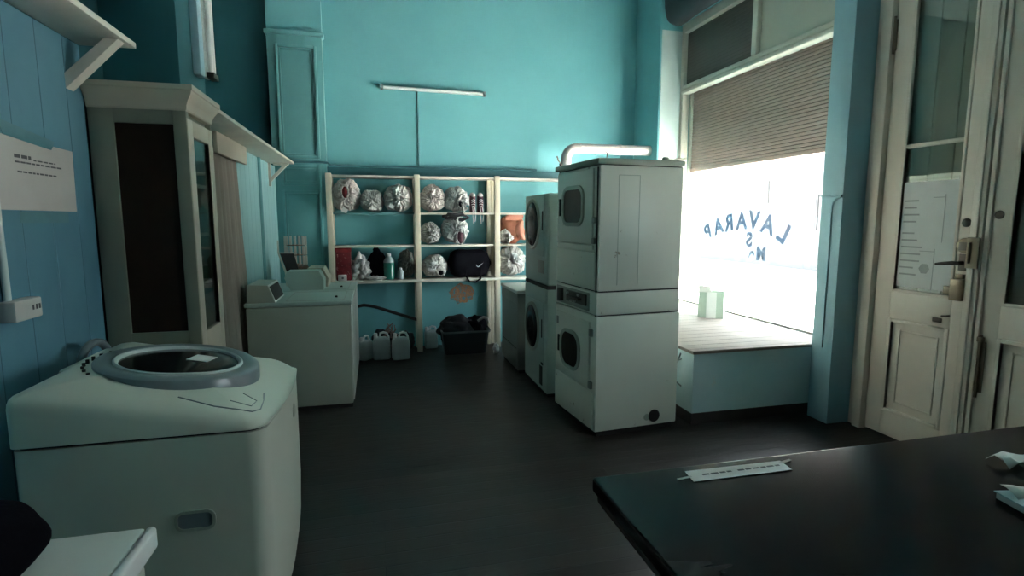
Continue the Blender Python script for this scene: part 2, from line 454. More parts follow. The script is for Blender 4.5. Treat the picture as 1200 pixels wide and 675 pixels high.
# lettering on the outside of the glass, read from the street
def letter(ch, y, z, size, rot):
    cu = bpy.data.curves.new('t', 'FONT'); cu.body = ch; cu.size = size; cu.extrude = .0012
    cu.align_x = 'CENTER'; cu.align_y = 'CENTER'; cu.offset = .009
    t = bpy.data.objects.new('t', cu); COL.objects.link(t)
    bpy.context.view_layer.update()
    me = bpy.data.meshes.new_from_object(t.evaluated_get(bpy.context.evaluated_depsgraph_get()))
    COL.objects.unlink(t); bpy.data.objects.remove(t); bpy.data.curves.remove(cu)
    R = Matrix.Translation((3.5245, y, z)) @ Matrix(((0, 0, 1, 0), (1, 0, 0, 0), (0, 1, 0, 0), (0, 0, 0, 1))) @ Matrix.Rotation(rot, 4, 'Z')
    me.transform(R)
    return me
mbl = MB()
for ch, y, z, s, r in (('L', 4.165, 1.378, .25, .50), ('A', 4.37, 1.452, .245, .24), ('V', 4.565, 1.49, .24, .08), ('A', 4.75, 1.485, .23, -.06),
                       ('R', 4.945, 1.465, .23, -.18), ('A', 5.125, 1.43, .22, -.30), ('P', 5.31, 1.37, .21, -.42),
                       ('S', 4.62, 1.305, .19, 0), ('M', 4.44, 1.18, .17, 0), ('a', 4.575, 1.172, .17, 0)):
    me = letter(ch, y, z, s, r); mbl.bm.from_mesh(me); bpy.data.meshes.remove(me)
mbl.build('lettering', M['letter'], win, smooth=20)

# roller shutter outside the glass, half lowered
sh = thing('roller_shutter', 'brown slatted roller shutter half lowered outside the shop window', 'shutter', (3.63, 4.65, 2.06))
mb = MB(); z = 2.10; k = 0
while z < 3.72:
    L = []
    for (dx, dz) in ((.006, 0), (-.001, .005), (-.003, .016), (-.001, .027), (.006, .032)):
        L.append([(3.63+dx, 3.44, z+dz), (3.63+dx, 5.86, z+dz), (3.63+dx+.006, 5.86, z+dz), (3.63+dx+.006, 3.44, z+dz)])
    mb.loops(L); z += .0325
mb.build('slats', M['shutter'], sh)
box(3.61, 3.655, 3.44, 5.86, 2.055, 2.10, bev=.006).build('bottom_bar', M['shutter'], sh)
box(3.60, 3.67, 3.41, 3.44, .56, 3.72).build('guide_rail', M['frame'], sh); box(3.60, 3.67, 5.86, 5.9, .56, 3.72).build('guide_rail', M['frame'], sh)

# pavement outside
struct(box(3.75, 40, -30, 40, -.14, -.05).build('pavement', M['pave']))

# building across the street, added to darken the view behind the lettering
bd = thing('building', 'added shaded building across the sunlit street, seen faintly through the shop window', 'building', (13, 17, -.05))
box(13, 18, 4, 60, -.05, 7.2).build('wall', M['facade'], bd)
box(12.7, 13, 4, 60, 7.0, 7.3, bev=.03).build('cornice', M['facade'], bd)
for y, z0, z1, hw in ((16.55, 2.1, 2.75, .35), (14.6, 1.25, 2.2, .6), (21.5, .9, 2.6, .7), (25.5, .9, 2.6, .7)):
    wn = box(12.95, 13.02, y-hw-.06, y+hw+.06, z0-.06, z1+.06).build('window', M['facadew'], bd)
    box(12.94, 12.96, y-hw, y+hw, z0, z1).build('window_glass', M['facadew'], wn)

# ---- street doors (two leaves)
def door_leaf(name, y0, y1, ya, yb, pa, pb, x0=3.40, x1=3.45):
    """leaf from y0 (low) to y1; glass between ya and yb; lower panel pa..pb"""
    d = bpy.data.objects.new(name, None); COL.objects.link(d); d.location = (x0, y1, 0); WPOS[name] = Vector((x0, y1, 0)); struct(d)
    mb = MB()
    mb.box(x0, x1, y0, ya, .015, 3.18, bev=.004); mb.box(x0, x1, yb, y1, .015, 3.18, bev=.004)
    mb.box(x0, x1, ya, yb, .015, .185, bev=.004); mb.box(x0, x1, ya, yb, .835, 1.02, bev=.004); mb.box(x0, x1, ya, yb, 3.08, 3.18, bev=.004)
    mb.box(x0+.018, x1-.005, ya, yb, .185, .835)
    mb.build('leaf', M['doorp'], d)
    mb = MB()                                     # raised field with mouldings
    for (a, b, c, e, t) in ((ya, yb, .185, .835, .022), (pa, pb, .255, .765, .012)):
        h = .012 if t > .02 else .006
        xa = x0+.018-h if t < .02 else x0-.006
        mb.box(xa, x0+.02, a, a+t, c, e, bev=.003); mb.box(xa, x0+.02, b-t, b, c, e, bev=.003)
        mb.box(xa, x0+.02, a+t, b-t, c, c+t, bev=.003); mb.box(xa, x0+.02, a+t, b-t, e-t, e, bev=.003)
    mb.build('panel_moulding', M['doorp'], d)
    mb = MB(); t = .02
    mb.box(x0-.006, x0+.02, ya, ya+t, 1.02, 3.08, bev=.004); mb.box(x0-.006, x0+.02, yb-t, yb, 1.02, 3.08, bev=.004)
    mb.box(x0-.006, x0+.02, ya+t, yb-t, 1.02, 1.04, bev=.004)
    mb.box(x0-.004, x0+.03, ya+t, yb-t, 1.965, 1.99, bev=.004)
    mb.build('glazing_bead', M['doorp'], d)
    box(x0+.020, x0+.024, ya, yb, 1.02, 3.08).build('pane', M['doorpane'], d)
    mb = MB(); w = (yb-ya)/3
    for k in range(3):
        mb.box(x0+.065, x0+.085, ya-.03+k*(w+.02), ya-.03+k*(w+.02)+w+.014, .9, 3.15, bev=.003)
    mb.build('outer_shutter', M['shutterwood'], d)
    return d
# solid backing behind both leaves, added to block light between the shutter boards
struct(box(3.55, 3.75, 1.70, 3.22, 0, 3.2).build('door_backing', M['shutterwood']))
d1 = door_leaf('door_1', 2.462, 3.085, 2.555, 2.965, 2.625, 2.895)
d2 = door_leaf('door_2', 1.75, 2.452, 1.85, 2.285, 1.92, 2.215)
# leaf 2 meeting bead with its stepped profile
mb = MB()
mb.box(3.375, 3.40, 2.405, 2.475, .015, 3.18, bev=.006); mb.box(3.385, 3.40, 2.375, 2.400, .015, 3.18, bev=.004); mb.box(3.365, 3.376, 2.428, 2.452, .015, 3.18, bev=.004)
mb.build('meeting_bead', M['doorp'], d2)
# jamb
mb = MB().box(3.36, 3.46, 3.09, 3.16, 0, 3.2, bev=.008); mb.box(3.39, 3.46, 3.16, 3.22, 0, 3.2, bev=.006)
struct(mb.build('trim_14', M['doorp']))
# furniture on leaf 1
mb = MB().box(3.388, 3.40, 3.075, 3.10, 2.62, 2.82, bev=.003); mb.tube([(3.385, 3.088, 2.60), (3.385, 3.088, 2.84)], .009, 8); mb.build('hinge', M['brass'], d1)
h = box(3.393, 3.40, 2.485, 2.535, 1.20, 1.30, bev=.003).build('lever_plate', M['iron'], d1)
MB().tube([(3.395, 2.51, 1.245), (3.36, 2.512, 1.245), (3.352, 2.54, 1.245), (3.350, 2.60, 1.238), (3.352, 2.64, 1.232)], [.012, .011, .011, .009, .007], 10).build('door_handle', M['iron'], h)
mb = MB().box(3.36, 3.40, 2.475, 2.55, 1.02, 1.15, bev=.006); mb.box(3.37, 3.40, 2.485, 2.53, 1.15, 1.18, bev=.004); mb.box(3.375, 3.40, 2.55, 2.60, 1.05, 1.10, bev=.006)
mb.build('rim_lock', M['brass'], d1)
mb = MB().box(3.39, 3.40, 2.490, 2.54, 1.32, 1.37, bev=.002); mb.build('bolt_plate', M['iron'], d1)
mb = MB().lathe([(.026, 0), (.026, -.006), (.018, -.012), (.006, -.016)], (3.40, 2.512, 1.485), 'x', 20); mb.build('keyhole_cover', M['iron'], d1)
mb = MB().lathe([(.045, 0), (.045, -.004), (.035, -.008)], (3.40, 2.512, 1.35), 'x', 24); mb.build('worn_rose', M['brass'], d1)
mb = MB().box(3.39, 3.40, 2.60, 2.66, .865, .895, bev=.006); mb.tube([(3.388, 2.60, .91), (3.384, 2.57, .915), (3.388, 2.55, .92)], .006, 8); mb.build('letter_slot', M['iron'], d1)
mb = MB().box(3.355, 3.365, 2.40, 2.47, 1.22, 1.40, bev=.004); mb.tube([(3.352, 2.45, 1.25), (3.352, 2.45, 1.37)], .010, 8); mb.build('strike_box', M['brass'], d2)
mb = MB().lathe([(.024, 0), (.024, -.006), (.012, -.012)], (3.40, 2.34, 1.53), 'x', 20); mb.build('keyhole_cover', M['iron'], d2)
mb = MB().box(3.388, 3.40, 2.335, 2.375, .50, .80, bev=.003); mb.tube([(3.380, 2.355, .47), (3.380, 2.355, .84)], .008, 8); mb.box(3.365, 3.39, 2.34, 2.37, .80, .83, bev=.004)
mb.build('surface_bolt', M['brass'], d2)

# notice stuck on the door glass
nt_ = thing('paper_notice', 'large white paper notice with printed lines stuck on the glass of the street door', 'notice', (3.414, 2.76, 1.05))
box(3.4135, 3.4185, 2.585, 2.945, 1.06, 1.745).build('sheet', M['paper'], nt_)
mb = MB(); rnd = random.Random(4)
for k in range(11):
    zz = 1.62-.045*k - (.03 if k > 3 else 0)
    ln = rnd.uniform(.08, .15)
    mb.box(3.4125, 3.4136, 2.93-ln, 2.93, zz, zz+.010)
for yy, zz, a in ((2.66, 1.64, .08), (2.70, 1.30, .10)):
    mb.box(3.4125, 3.4136, yy, yy+.004, zz-.28, zz+.02); mb.box(3.4125, 3.4136, yy, yy+a, zz, zz+.004)
mb.lathe([(.035, 0), (.035, .001)], (3.4125, 2.76, 1.19), 'x', 6)
mb.build('printed_lines', plain('faded_print', (.40, .39, .38), .8), nt_)

# ================================================================== THINGS, left side
# -- upper left wall shelf with bracket
s = thing('wall_shelf', 'whitewashed wooden shelf with a diagonal bracket high on the blue boarded wall, nearest the camera', 'shelf', (-1.2, 2.0, 2.235))
box(-1.2, -.985, .9, 2.80, 2.237, 2.262, bev=.003).build('board', M['whitewood'], s)
mb = MB(); mb.prism([(-1.2, 2.03), (-1.2, 2.09), (-1.05, 2.236), (-1.0, 2.236)], lambda u, v, w: (u, w, v), 2.66, 2.72)
mb.build('bracket', M['whitewood'], s)

# -- paper sign taped to left wall
s = thing('taped_sign', 'pale paper sign with dark printed lines taped onto the blue boarded wall', 'sign', (-1.2, 2.4, 1.54))
mb = MB(); mb.loops([[(-1.1995, y, z) for y, z in ((2.05, 1.535), (2.645, 1.535), (2.655, 1.778), (2.05, 1.79))], [(-1.197, y, z) for y, z in ((2.05, 1.535), (2.645, 1.535), (2.655, 1.778), (2.05, 1.79))]])
mb.build('sheet', M['papergrey'], s)
mb = MB(); mb.loops([[(x, y, z) for y, z in ((2.22, 1.785), (2.50, 1.765), (2.53, 1.80), (2.20, 1.835))] for x in (-1.1968, -1.1955)])
mb.build('tape', M['tape'], s); mb = MB(); mb.loops([[(x, y, z) for y, z in ((2.27, 1.49), (2.58, 1.49), (2.58, 1.53), (2.27, 1.53))] for x in (-1.1995, -1.1980)])
mb.build('tape', M['tape'], s)
mb = MB(); rnd = random.Random(2)
for zz, ya, yb, hh in ((1.715, 2.27, 2.37, .012), (1.712, 2.38, 2.52, .005), (1.698, 2.27, 2.56, .006), (1.665, 2.28, 2.52, .006)):
    y = ya
    while y < yb:
        w = rnd.uniform(.015, .035); mb.box(-1.1972, -1.1965, y, min(y+w, yb), zz, zz+hh); y += w+.006
mb.build('printed_lines', M['ink'], s)

# -- socket with conduit
s = thing('wall_socket', 'white surface mounted power socket with conduit on the blue wall above the washer', 'socket', (-1.2, 2.18, 1.17))
mb = MB().box(-1.2, -1.15, 2.10, 2.25, 1.165, 1.235, bev=.006); mb.build('housing', M['papergrey'], s)
mb = MB()
for y in (2.195, 2.215, 2.232): mb.box(-1.1502, -1.1485, y-.003, y+.004, 1.195, 1.212)
mb.build('socket_holes', M['ink'], s)
MB().tube([(-1.188, 2.135, 1.235), (-1.188, 2.13, 1.75)], .011, 10).build('conduit', M['batten'], s)

# -- tall glass-fronted cabinet
c = thing('display_cabinet', 'tall khaki painted cabinet with crown moulding, brown side panel and glazed door', 'cabinet', (-1.0, 3.0, 0))
x0, x1, y0, y1, zt = -1.195, -.81, 2.80, 3.19, 1.99
mb = MB()
mb.box(x0, -1.098, y0, y0+.035, .06, zt, bev=.003); mb.box(-.865, x1, y0, y0+.035, .06, zt, bev=.003)
mb.box(-1.098, -.865, y0, y0+.035, 1.925, zt); mb.box(-1.098, -.865, y0, y0+.035, .88, .985); mb.box(-1.098, -.865, y0, y0+.035, .06, .16)
mb.box(x0, x1, y1-.02, y1, .06, zt, bev=.002); mb.box(x0, x0+.015, y0+.035, y1-.02, .06, zt)
mb.box(x0, x1-.025, y0+.035, y1-.02, zt-.02, zt); mb.box(x0, x1-.025, y0+.035, y1-.02, .06, .08)
mb.box(x0+.02, x1-.01, y0+.02, y1-.01, 0, .06)
mb.build('carcass', M['cab'], c)
mb = MB().box(-1.098, -.865, y0+.012, y0+.03, .985, 1.925); mb.box(-1.098, -.865, y0+.012, y0+.03, .16, .88); mb.build('side_panel', M['brown'], c)
mb = MB(); L = []
for o, z in ((0, 1.985), (.005, 1.992), (.007, 2.01), (.016, 2.028), (.034, 2.052), (.038, 2.066), (.044, 2.07), (.044, 2.092)):
    L.append([(x0, y0-o, z), (x1+o, y0-o, z), (x1+o, y1+o*.4, z), (x0, y1+o*.4, z)])
mb.loops(L); mb.build('cornice', M['cablite'], c, smooth=25)
for z in (1.18, 1.42, 1.66): box(x0+.016, x1-.03, y0+.04, y1-.025, z, z+.016).build('shelf_board', M['cablite'], c)
mb = MB()
d = mb
d.box(x1-.022, x1+.004, y0+.002, y0+.075, .08, 1.955, bev=.003); d.box(x1-.022, x1+.004, y1-.072, y1-.002, .08, 1.955, bev=.003)
d.box(x1-.022, x1+.004, y0+.075, y1-.072, 1.88, 1.955, bev=.003); d.box(x1-.022, x1+.004, y0+.075, y1-.072, .80, .97, bev=.003); d.box(x1-.022, x1+.004, y0+.075, y1-.072, .08, .16, bev=.003)
d.box(x1-.018, x1-.008, y0+.075, y1-.072, .16, .80)
dr = d.build('door', M['cablite'], c)
box(x1-.012, x1-.008, y0+.075, y1-.072, .97, 1.88).build('pane', M['cabpane'], dr)
for i, (y, z, w, hh, lab) in enumerate(((2.98, 1.20, .09, .12, 'pale folded cloth on the lower cabinet shelf behind glass'), (3.02, 1.44, .10, .10, 'pale folded cloth on the middle cabinet shelf behind glass'), (2.99, 1.68, .08, .09, 'pale folded cloth on the upper cabinet shelf behind glass'))):
    mb = MB()
    for k in range(4): mb.box(-1.05+.004*k, -.87-.003*k, y-w, y+w-.004*k, z-.003+hh/4*k, z-.003+hh/4*(k+.92), bev=.008)
    tag(mb.build('folded_cloth', M['papergrey'], origin=(-.95, y, z)), lab, 'cloth', 'folded cloths in the cabinet')

# -- shelf running from the cabinet along the partition
s = thing('wall_shelf', 'long narrow cream shelf running from the cabinet above the curtain to the panelled pilaster', 'shelf', (-1.0, 4.6, 2.07))
MB().box(-1.03, -.795, 3.65, 6.1, 2.07, 2.092, bev=.003).box(-.935, -.795, 3.215, 3.66, 2.0705, 2.0915, bev=.003).build('board', M['whitewood'], s)
mb = MB()
for y in (6.02, ):
    mb.prism([(-1.03, 1.86), (-1.03, 1.90), (-.87, 2.07), (-.83, 2.07)], lambda u, v, w: (u, w, v), y-.02, y+.02)
    mb.box(-1.03, -1.01, y-.02, y+.02, 1.84, 2.07); mb.box(-.98, -.84, y-.02, y+.02, 2.05, 2.07)
mb.build('bracket', M['whitewood'], s)
box(-1.0, -.975, 3.96, 4.80, 1.935, 2.07, bev=.003).build('curtain_valance', M['cablite'], s)

# -- curtain
mb = MB(); NY, NZ = 90, 26; rows = []
for j in range(NZ+1):
    t = j/NZ; z = 1.985-1.905*t; row = []
    for i in range(NY+1):
        u = i/NY
        ya, yb = 3.93+.0*t, 4.66+.18*t
        y = ya+(yb-ya)*u
        x = -1.036+.018*sin(u*2*pi*7.2+.6*sin(3*t)+.8)*(.55+.45*t)+.02*t+.006*noise.noise(Vector((u*9, t*3, 2)))
        row.append((x, y, z))
    rows.append(row)
mb.loops(rows, closed=False)
bmesh.ops.solidify(mb.bm, geom=mb.bm.faces[:], thickness=.004)
cu = mb.build('curtain', M['curtain'], origin=(-1.0, 4.3, .05), smooth=80)
tag(cu, 'brownish pleated curtain hanging between the khaki cabinet and the pale boards', 'curtain')

# -- vertical fluorescent fitting on the left pier
f = thing('fluorescent_fitting', 'upright fluorescent lamp fitting on the dark upper left wall above the cabinet', 'lamp', (-.93, 3.5, 2.28))
box(-.94, -.90, 3.425, 3.50, 2.29, 3.55, bev=.005).build('backplate', M['lintel'], f)
box(-.92, -.895, 3.50, 3.60, 2.30, 3.55, bev=.006).build('housing', M['batten'], f)
for y in (3.527, 3.573):
    MB().lathe([(.008, 2.325), (.014, 2.335), (.014, 3.52), (.008, 3.53)], (-.876, y, 0), 'z', 14).build('tube', M['tube'], f)
box(-.895, -.855, 3.50, 3.60, 2.295, 2.325, bev=.004).build('end_cap', M['iron'], f)

# -- front washing machine
w = thing('washing_machine', 'big ivory top loading washing machine with round dark lid against the blue wall', 'washing machine', (-.69, 2.135, 0))
bx0, bx1, by0, by1 = -1.03, -.352, 1.77, 2.50
def foot(x0, x1, y0, y1, rb, rf, bow, n=7):
    """plan outline; front (+x) corners radius rf and a bowed front, back radius rb"""
    P = []
    for k in range(n+1):
        a = radians(-90+90*k/n); P.append((x1-rf+rf*cos(a), y0+rf+rf*sin(a)))
    for k in range(1, 8):
        t = k/8; P.append((x1+bow*sin(pi*t), y0+rf+(y1-y0-2*rf)*t))
    for k in range(n+1):
        a = radians(0+90*k/n); P.append((x1-rf+rf*cos(a), y1-rf+rf*sin(a)))
    for k in range(n+1):
        a = radians(90+90*k/n); P.append((x0+rb+rb*cos(a), y1-rb+rb*sin(a)))
    for k in range(n+1):
        a = radians(180+90*k/n); P.append((x0+rb+rb*cos(a), y0+rb+rb*sin(a)))
    return P
L = []
for z, inx, iny in ((.012, .060, .02), (.06, .045, .008), (.14, .022, 0), (.24, .006, 0), (.4, 0, 0), (.848, 0, 0)):
    L.append([(x, y, z) for x, y in foot(bx0+.01, bx1-inx, by0+iny, by1-iny, .02, .055, .020)])
MB().loops(L).build('cabinet_body', M['cream'] if False else M['creamlite'], w, smooth=50)
# dark seam
MB().loops([[(x, y, z) for x, y in foot(bx0+.02, bx1-.01, by0+.01, by1-.01, .02, .05, .02)] for z in (.845, .860)]).build('seam', M['seam'], w)
# domed top console
def zedge(x):      # height of the side shoulder along the depth
    t = (x-bx0)/(bx1-bx0)
    return .858+.145*(1-t**2.4) - .03*max(0, (t-.9)/.1)*0
L = []
base = foot(bx0-.0, bx1+.004, by0-.003, by1+.003, .03, .06, .022)
cx, cy = (bx0+bx1)/2, (by0+by1)/2
def ring(k, dz, drop=0):
    out = []
    for x, y in base:
        X, Y = cx+(x-cx)*k, cy+(y-cy)*k
        out.append((X, Y, max(.862, zedge(X)+dz)))
    return out
L.append([(x, y, .857) for x, y in base])
L.append([(x, y, .862) for x, y in base])
for k, dz in ((1.0, -.035), (.995, -.020), (.985, -.008), (.965, .0), (.93, .006), (.86, .012), (.7, .016), (.4, .018), (.05, .018)):
    L.append(ring(k, dz))
MB().loops(L).build('top_cover', M['creamlite'], w, smooth=60)
# lid ring follows the tilted top
def lidp(r, a, dz): 
    X, Y = -.69+.85*r*cos(a), 2.135+.85*r*sin(a)
    return (X, Y, 1.018-.12*(X+.85)-.10*max(0, X+.62)**1.2 + dz)
N = 56
def lidring(prof): return [[lidp(r, 2*pi*k/N, dz) for k in range(N)] for r, dz in prof]
MB().loops(lidring(((.298, -.05), (.298, .001), (.292, .007), (.278, .010), (.262, .010), (.240, .006), (.228, .004), (.226, -.05)))).build('lid_ring', M['ring'], w)
MB().ringloops(lidring(((.234, .0), (.233, .009), (.226, .012), (.217, .008), (.214, .0)))).build('lid_lip', M['ringedge'], w)
MB().loops(lidring(((.220, -.04), (.220, .0), (.20, .003), (.12, .007), (.01, .008)))).build('lid_window', M['darkglass'], w)
mb = MB()
P = [lidp(.13, a, .0195) for a in (0, )]
def st(x, y, h): return (x, y, 1.018-.12*(x+.85)-.10*max(0, x+.62)**1.2+h)
q = [(-.672, 2.13), (-.60, 2.115), (-.585, 2.19), (-.655, 2.205)]
mb.loops([[st(x, y, .0085) for x, y in q], [st(x, y, .0105) for x, y in q]])
mb.build('lid_sticker', M['paper'], w)
# vents along the back, dispenser outline, side handle, badge
for k in range(9):
    a = radians(150+9*k); p = lidp(.325, a, -.006)
    box(p[0]-.004, p[0]+.004, p[1]-.004, p[1]+.004, p[2]-.012, p[2]+.004).build('vent_slot', M['seam'], w)
mb = MB()
def onz(x, y): return max(.862, zedge(x))+.0065
pts = [(-.60, 1.81), (-.50, 1.80), (-.44, 1.815), (-.40, 1.83), (-.385, 1.88), (-.39, 1.96), (-.40, 2.02)]
def topz(x, y):
    k = max(abs(y-cy)/((by1-by0)/2), abs(x-cx)/((bx1-bx0)/2)); tab = ((1.0, -.035), (.995, -.020), (.985, -.008), (.965, .0), (.93, .006), (.86, .012), (.7, .016))
    dz = .016
    for (k0, d0), (k1, d1) in zip(tab, tab[1:]):
        if k1 <= k <= k0: dz = d0+(d1-d0)*(k0-k)/(k0-k1)
    return max(.862, zedge(x)+dz)
mb.tube([(x, y, topz(x, y)+.001) for x, y in pts], .0022, 6)
mb.tube([(x, y, topz(x, y)+.001) for x, y in ((-.47, 1.86), (-.41, 1.87), (-.405, 1.93), (-.45, 1.95))], .0015, 6)
mb.build('dispenser_outline', M['ring'], w)
def frame_y(mb, cx_, cz, ww, hh, r, t, ya, yb):
    o, i = rrect(cx_, cz, ww, hh, r), rrect(cx_, cz, ww-2*t, hh-2*t, max(r-t, .004))
    return mb.ringloops([[(p[0], ya, p[1]) for p in o], [(p[0], yb, p[1]) for p in o], [(p[0], yb, p[1]) for p in i], [(p[0], ya, p[1]) for p in i]])
mb = MB(); frame_y(mb, -.565, .583, .115, .066, .026, .009, 1.775, 1.765); hd = mb.build('side_handle', M['greige'], w)
mb = MB(); p = rrect(-.565, .583, .098, .049, .018); mb.loops([[(a, 1.775, b) for a, b in p], [(a, 1.7675, b) for a, b in p]]); mb.build('handle_recess', M['ring'], hd)
MB().lathe([(.028, 0), (.028, .008), (.022, .011)], (bx1+.012, 2.21, .76), 'x', 24).build('badge', M['greige'], w)
mb = MB().box(-1.06, -.985, 2.10, 2.44, .86, 1.0, bev=.02); mb.build('hinge_housing', M['creamlite'], w)

# grey inlet hose behind washer
mb = MB(); pa = []
for k in range(15):
    t = k/14; a = pi*(1-t)
    pa.append((-1.12+.03*t, 2.475+.075*cos(a), .955+.06*sin(a)))
pa = [(-1.185, 2.385, .70), (-1.16, 2.39, .80), (-1.125, 2.397, .90)]+pa+[(-1.085, 2.56, .90)]
mb.tube(pa, .016, 10)
tag(mb.build('drain_hose', M['ring'], origin=(-1.1, 2.4, .9)), 'grey ribbed hose looping up behind the big round-lid washing machine', 'hose')

# -- nearest washer corner at bottom left
w = thing('washing_machine', 'white washing machine at the bottom left corner, only its lid corner showing', 'washing machine', (-.74, .85, 0))
box(-1.09, -.452, .50, 1.140, .02, .845, bev=.02).build('cabinet_body', M['creamlite'], w)
mb = MB().box(-1.10, -.455, .49, 1.152, .872, .902, bev=.008); mb.build('lid', M['enamel'], w)
box(-.456, -.437, .49, 1.155, .855, .902, bev=.0085, seg=4).build('lid_front_trim', M['white'], w)
box(-1.08, -.46, .51, 1.135, .845, .872).build('lid_gasket', M['seam'], w)
def lump(seed, a, f):
    return lambda d, th, ph: 1+a*noise.noise(d*f+Vector((seed, seed*.7, 0)))
b = thing('black_bag', 'black soft bag lying on the white washer lid at the bottom left', 'bag', (-.66, .98, .902))
MB().blob((-.665, 1.0, .972), .115, .11, .07, lump(3, .10, 1.5)).build('pouch', M['fabricblack'], b)
MB().tube([(-.72, 1.03, 1.03), (-.70, 1.02, 1.06), (-.66, 1.0, 1.055), (-.64, .98, 1.035)], .006, 8).build('strap', M['fabricblack'], b)

# -- two top-loading washers by the partition
def coin_washer(y, label, lid=False):
    w = thing('washing_machine', label, 'washing machine', (-.6, y+.345, 0), 0, 'commercial top loaders along the partition')
    mb = MB().box(-.975, -.215, y+.01, y+.685, .03, .835, bev=.012); mb.build('cabinet_body', M['greige'], w)
    box(-.217, -.205, y+.012, y+.683, .06, .83, bev=.005).build('front_panel', M['enamel'], w)
    mb = MB().box(-.985, -.20, y, y+.695, .838, .872, bev=.010, seg=3); mb.build('top', M['green'], w)
    mb = MB().box(-.97, -.22, y+.02, y+.68, .0, .03); mb.build('plinth', M['seam'], w)
    mb = MB()
    frame = rrect(-.48, y+.345, .44, .56, .03)
    mb.ringloops([[(a, b, .872) for a, b in frame], [(a, b, .8735) for a, b in frame], [(a*.985-.0072, y+.345+(b-y-.345)*.985, .8735) for a, b in frame], [(a*.985-.0072, y+.345+(b-y-.345)*.985, .872) for a, b in frame]])
    mb.build('lid_groove', M['olive'], w)
    mb = MB().lathe([(.010, 0), (.009, .012), (.004, .015)], (-.33, y+.22, .872), 'z', 12); mb.build('lid_knob', M['seam'], w)
    return w
w = coin_washer(4.44, 'grey-green top loading washer standing nearest to the curtain, its side facing us')
mb = MB(); mb.prism([(-.965, .872), (-.765, .872), (-.815, 1.005), (-.955, 1.012)], lambda u, v, q: (u, q, v), 4.455, 4.88); k1 = mb.build('control_console', M['greige'], w)
mb = MB()
def slope(t, y): return (-.765-.05*t+.004, y, .872+.133*t+.002)
mb.loops([[slope(.0, 4.457), slope(.0, 4.878), slope(1.0, 4.878), slope(1.0, 4.457)], [tuple(Vector(slope(t, y))+Vector((-.012, 0, -.004))) for t, y in ((0, 4.457), (0, 4.878), (1, 4.878), (1, 4.457))]])
mb.build('console_bezel', M['enamel'], k1)
mb = MB()
mb.loops([[tuple(Vector(slope(t, y))+Vector((.0035, 0, .001))) for t, y in ((.09, 4.485), (.09, 4.85), (.9, 4.85), (.9, 4.485))], [slope(t, y) for t, y in ((.09, 4.485), (.09, 4.85), (.9, 4.85), (.9, 4.485))]])
mb.build('control_panel', M['seam'], k1)
w = coin_washer(5.15, 'second grey-green top loading washer, behind the one nearest the curtain')
mb = MB(); mb.prism([(-.755, .872), (-.475, .872), (-.472, .962), (-.512, 1.045), (-.78, 1.045), (-.805, .985)], lambda u, v, q: (u, q, v), 5.19, 5.40); k2 = mb.build('control_console', M['green'], w)
mb = MB(); mb.prism([(-.635, .872), (-.46, .872), (-.45, .95), (-.50, 1.05), (-.635, 1.05)], lambda u, v, q: (u, q, v), 5.44, 5.78); mb.build('coin_box', M['cablite'], w)
# leaning panel with white edge and slatted basket behind
p = thing('leaning_panel', 'dark panel with white edges leaning behind the washer console', 'panel', (-.82, 5.57, .872))
R = Matrix.Translation((-.86, 5.60, .93)) @ Matrix.Rotation(radians(20), 4, 'Y')
def rot_box(mb, *a, R=R):
    n0 = len(mb.bm.verts); mb.box(*a); mb.bm.verts.ensure_lookup_table()
    for v in mb.bm.verts[n0:]: v.co = R @ v.co
mb = MB(); mb.prism([(-.722, 1.005), (-.767, 1.185), (-.889, 1.187), (-.83, 1.007)], lambda u, v, q: (u, q, v), 5.555, 5.57)
mb.build('board', M['seam'], p)
mb = MB(); mb.prism([(-.822, .874), (-.838, 1.007), (-.897, 1.19), (-.897, 1.31), (-.908, 1.31), (-.910, 1.19), (-.852, 1.0), (-.845, .874)], lambda u, v, q: (u, q, v), 5.55, 5.572)
mb.prism([(-.765, 1.185), (-.765, 1.194), (-.897, 1.196), (-.897, 1.187)], lambda u, v, q: (u, q, v), 5.552, 5.571)
mb.build('edge_strip', M['whitewood'], p)
b = thing('slatted_basket', 'bundle of white slats with brown base standing behind the leaning panel', 'basket', (-.76, 5.71, .872))
mb = MB(); rnd = random.Random(8)
for k in range(7):
    a = radians(-70+140*k/6)
    x = -.762+.10*sin(a); y = 5.69-.05*cos(a)
    for zz in (1.07, 1.165, 1.26):
        mb.box(x-.011, x+.011, y-.006, y+.006, zz, zz+.088+rnd.uniform(-.004, .006), bev=.004)
mb.build('slats', M['slat'], b)
mb = MB()
for zz in (.90, 1.065, 1.16, 1.255): 
    mb.lathe([(.092, 0), (.095, .004), (.092, .008)], (-.762, 5.715, zz), 'z', 20)
mb.lathe([(.10, 0), (.112, .08), (.108, .17), (.10, .18)], (-.762, 5.715, .874), 'z', 20)
mb.build('wicker_base', M['basket'], b)
mb = MB()
for k in range(5): mb.tube([(-.83+.03*k, 5.72, 1.05), (-.84+.032*k, 5.73, 1.34+.01*(k % 2)), (-.83+.03*k, 5.73, 1.355)], .008, 6)
mb.build('dark_rods', M['conduit'], b)

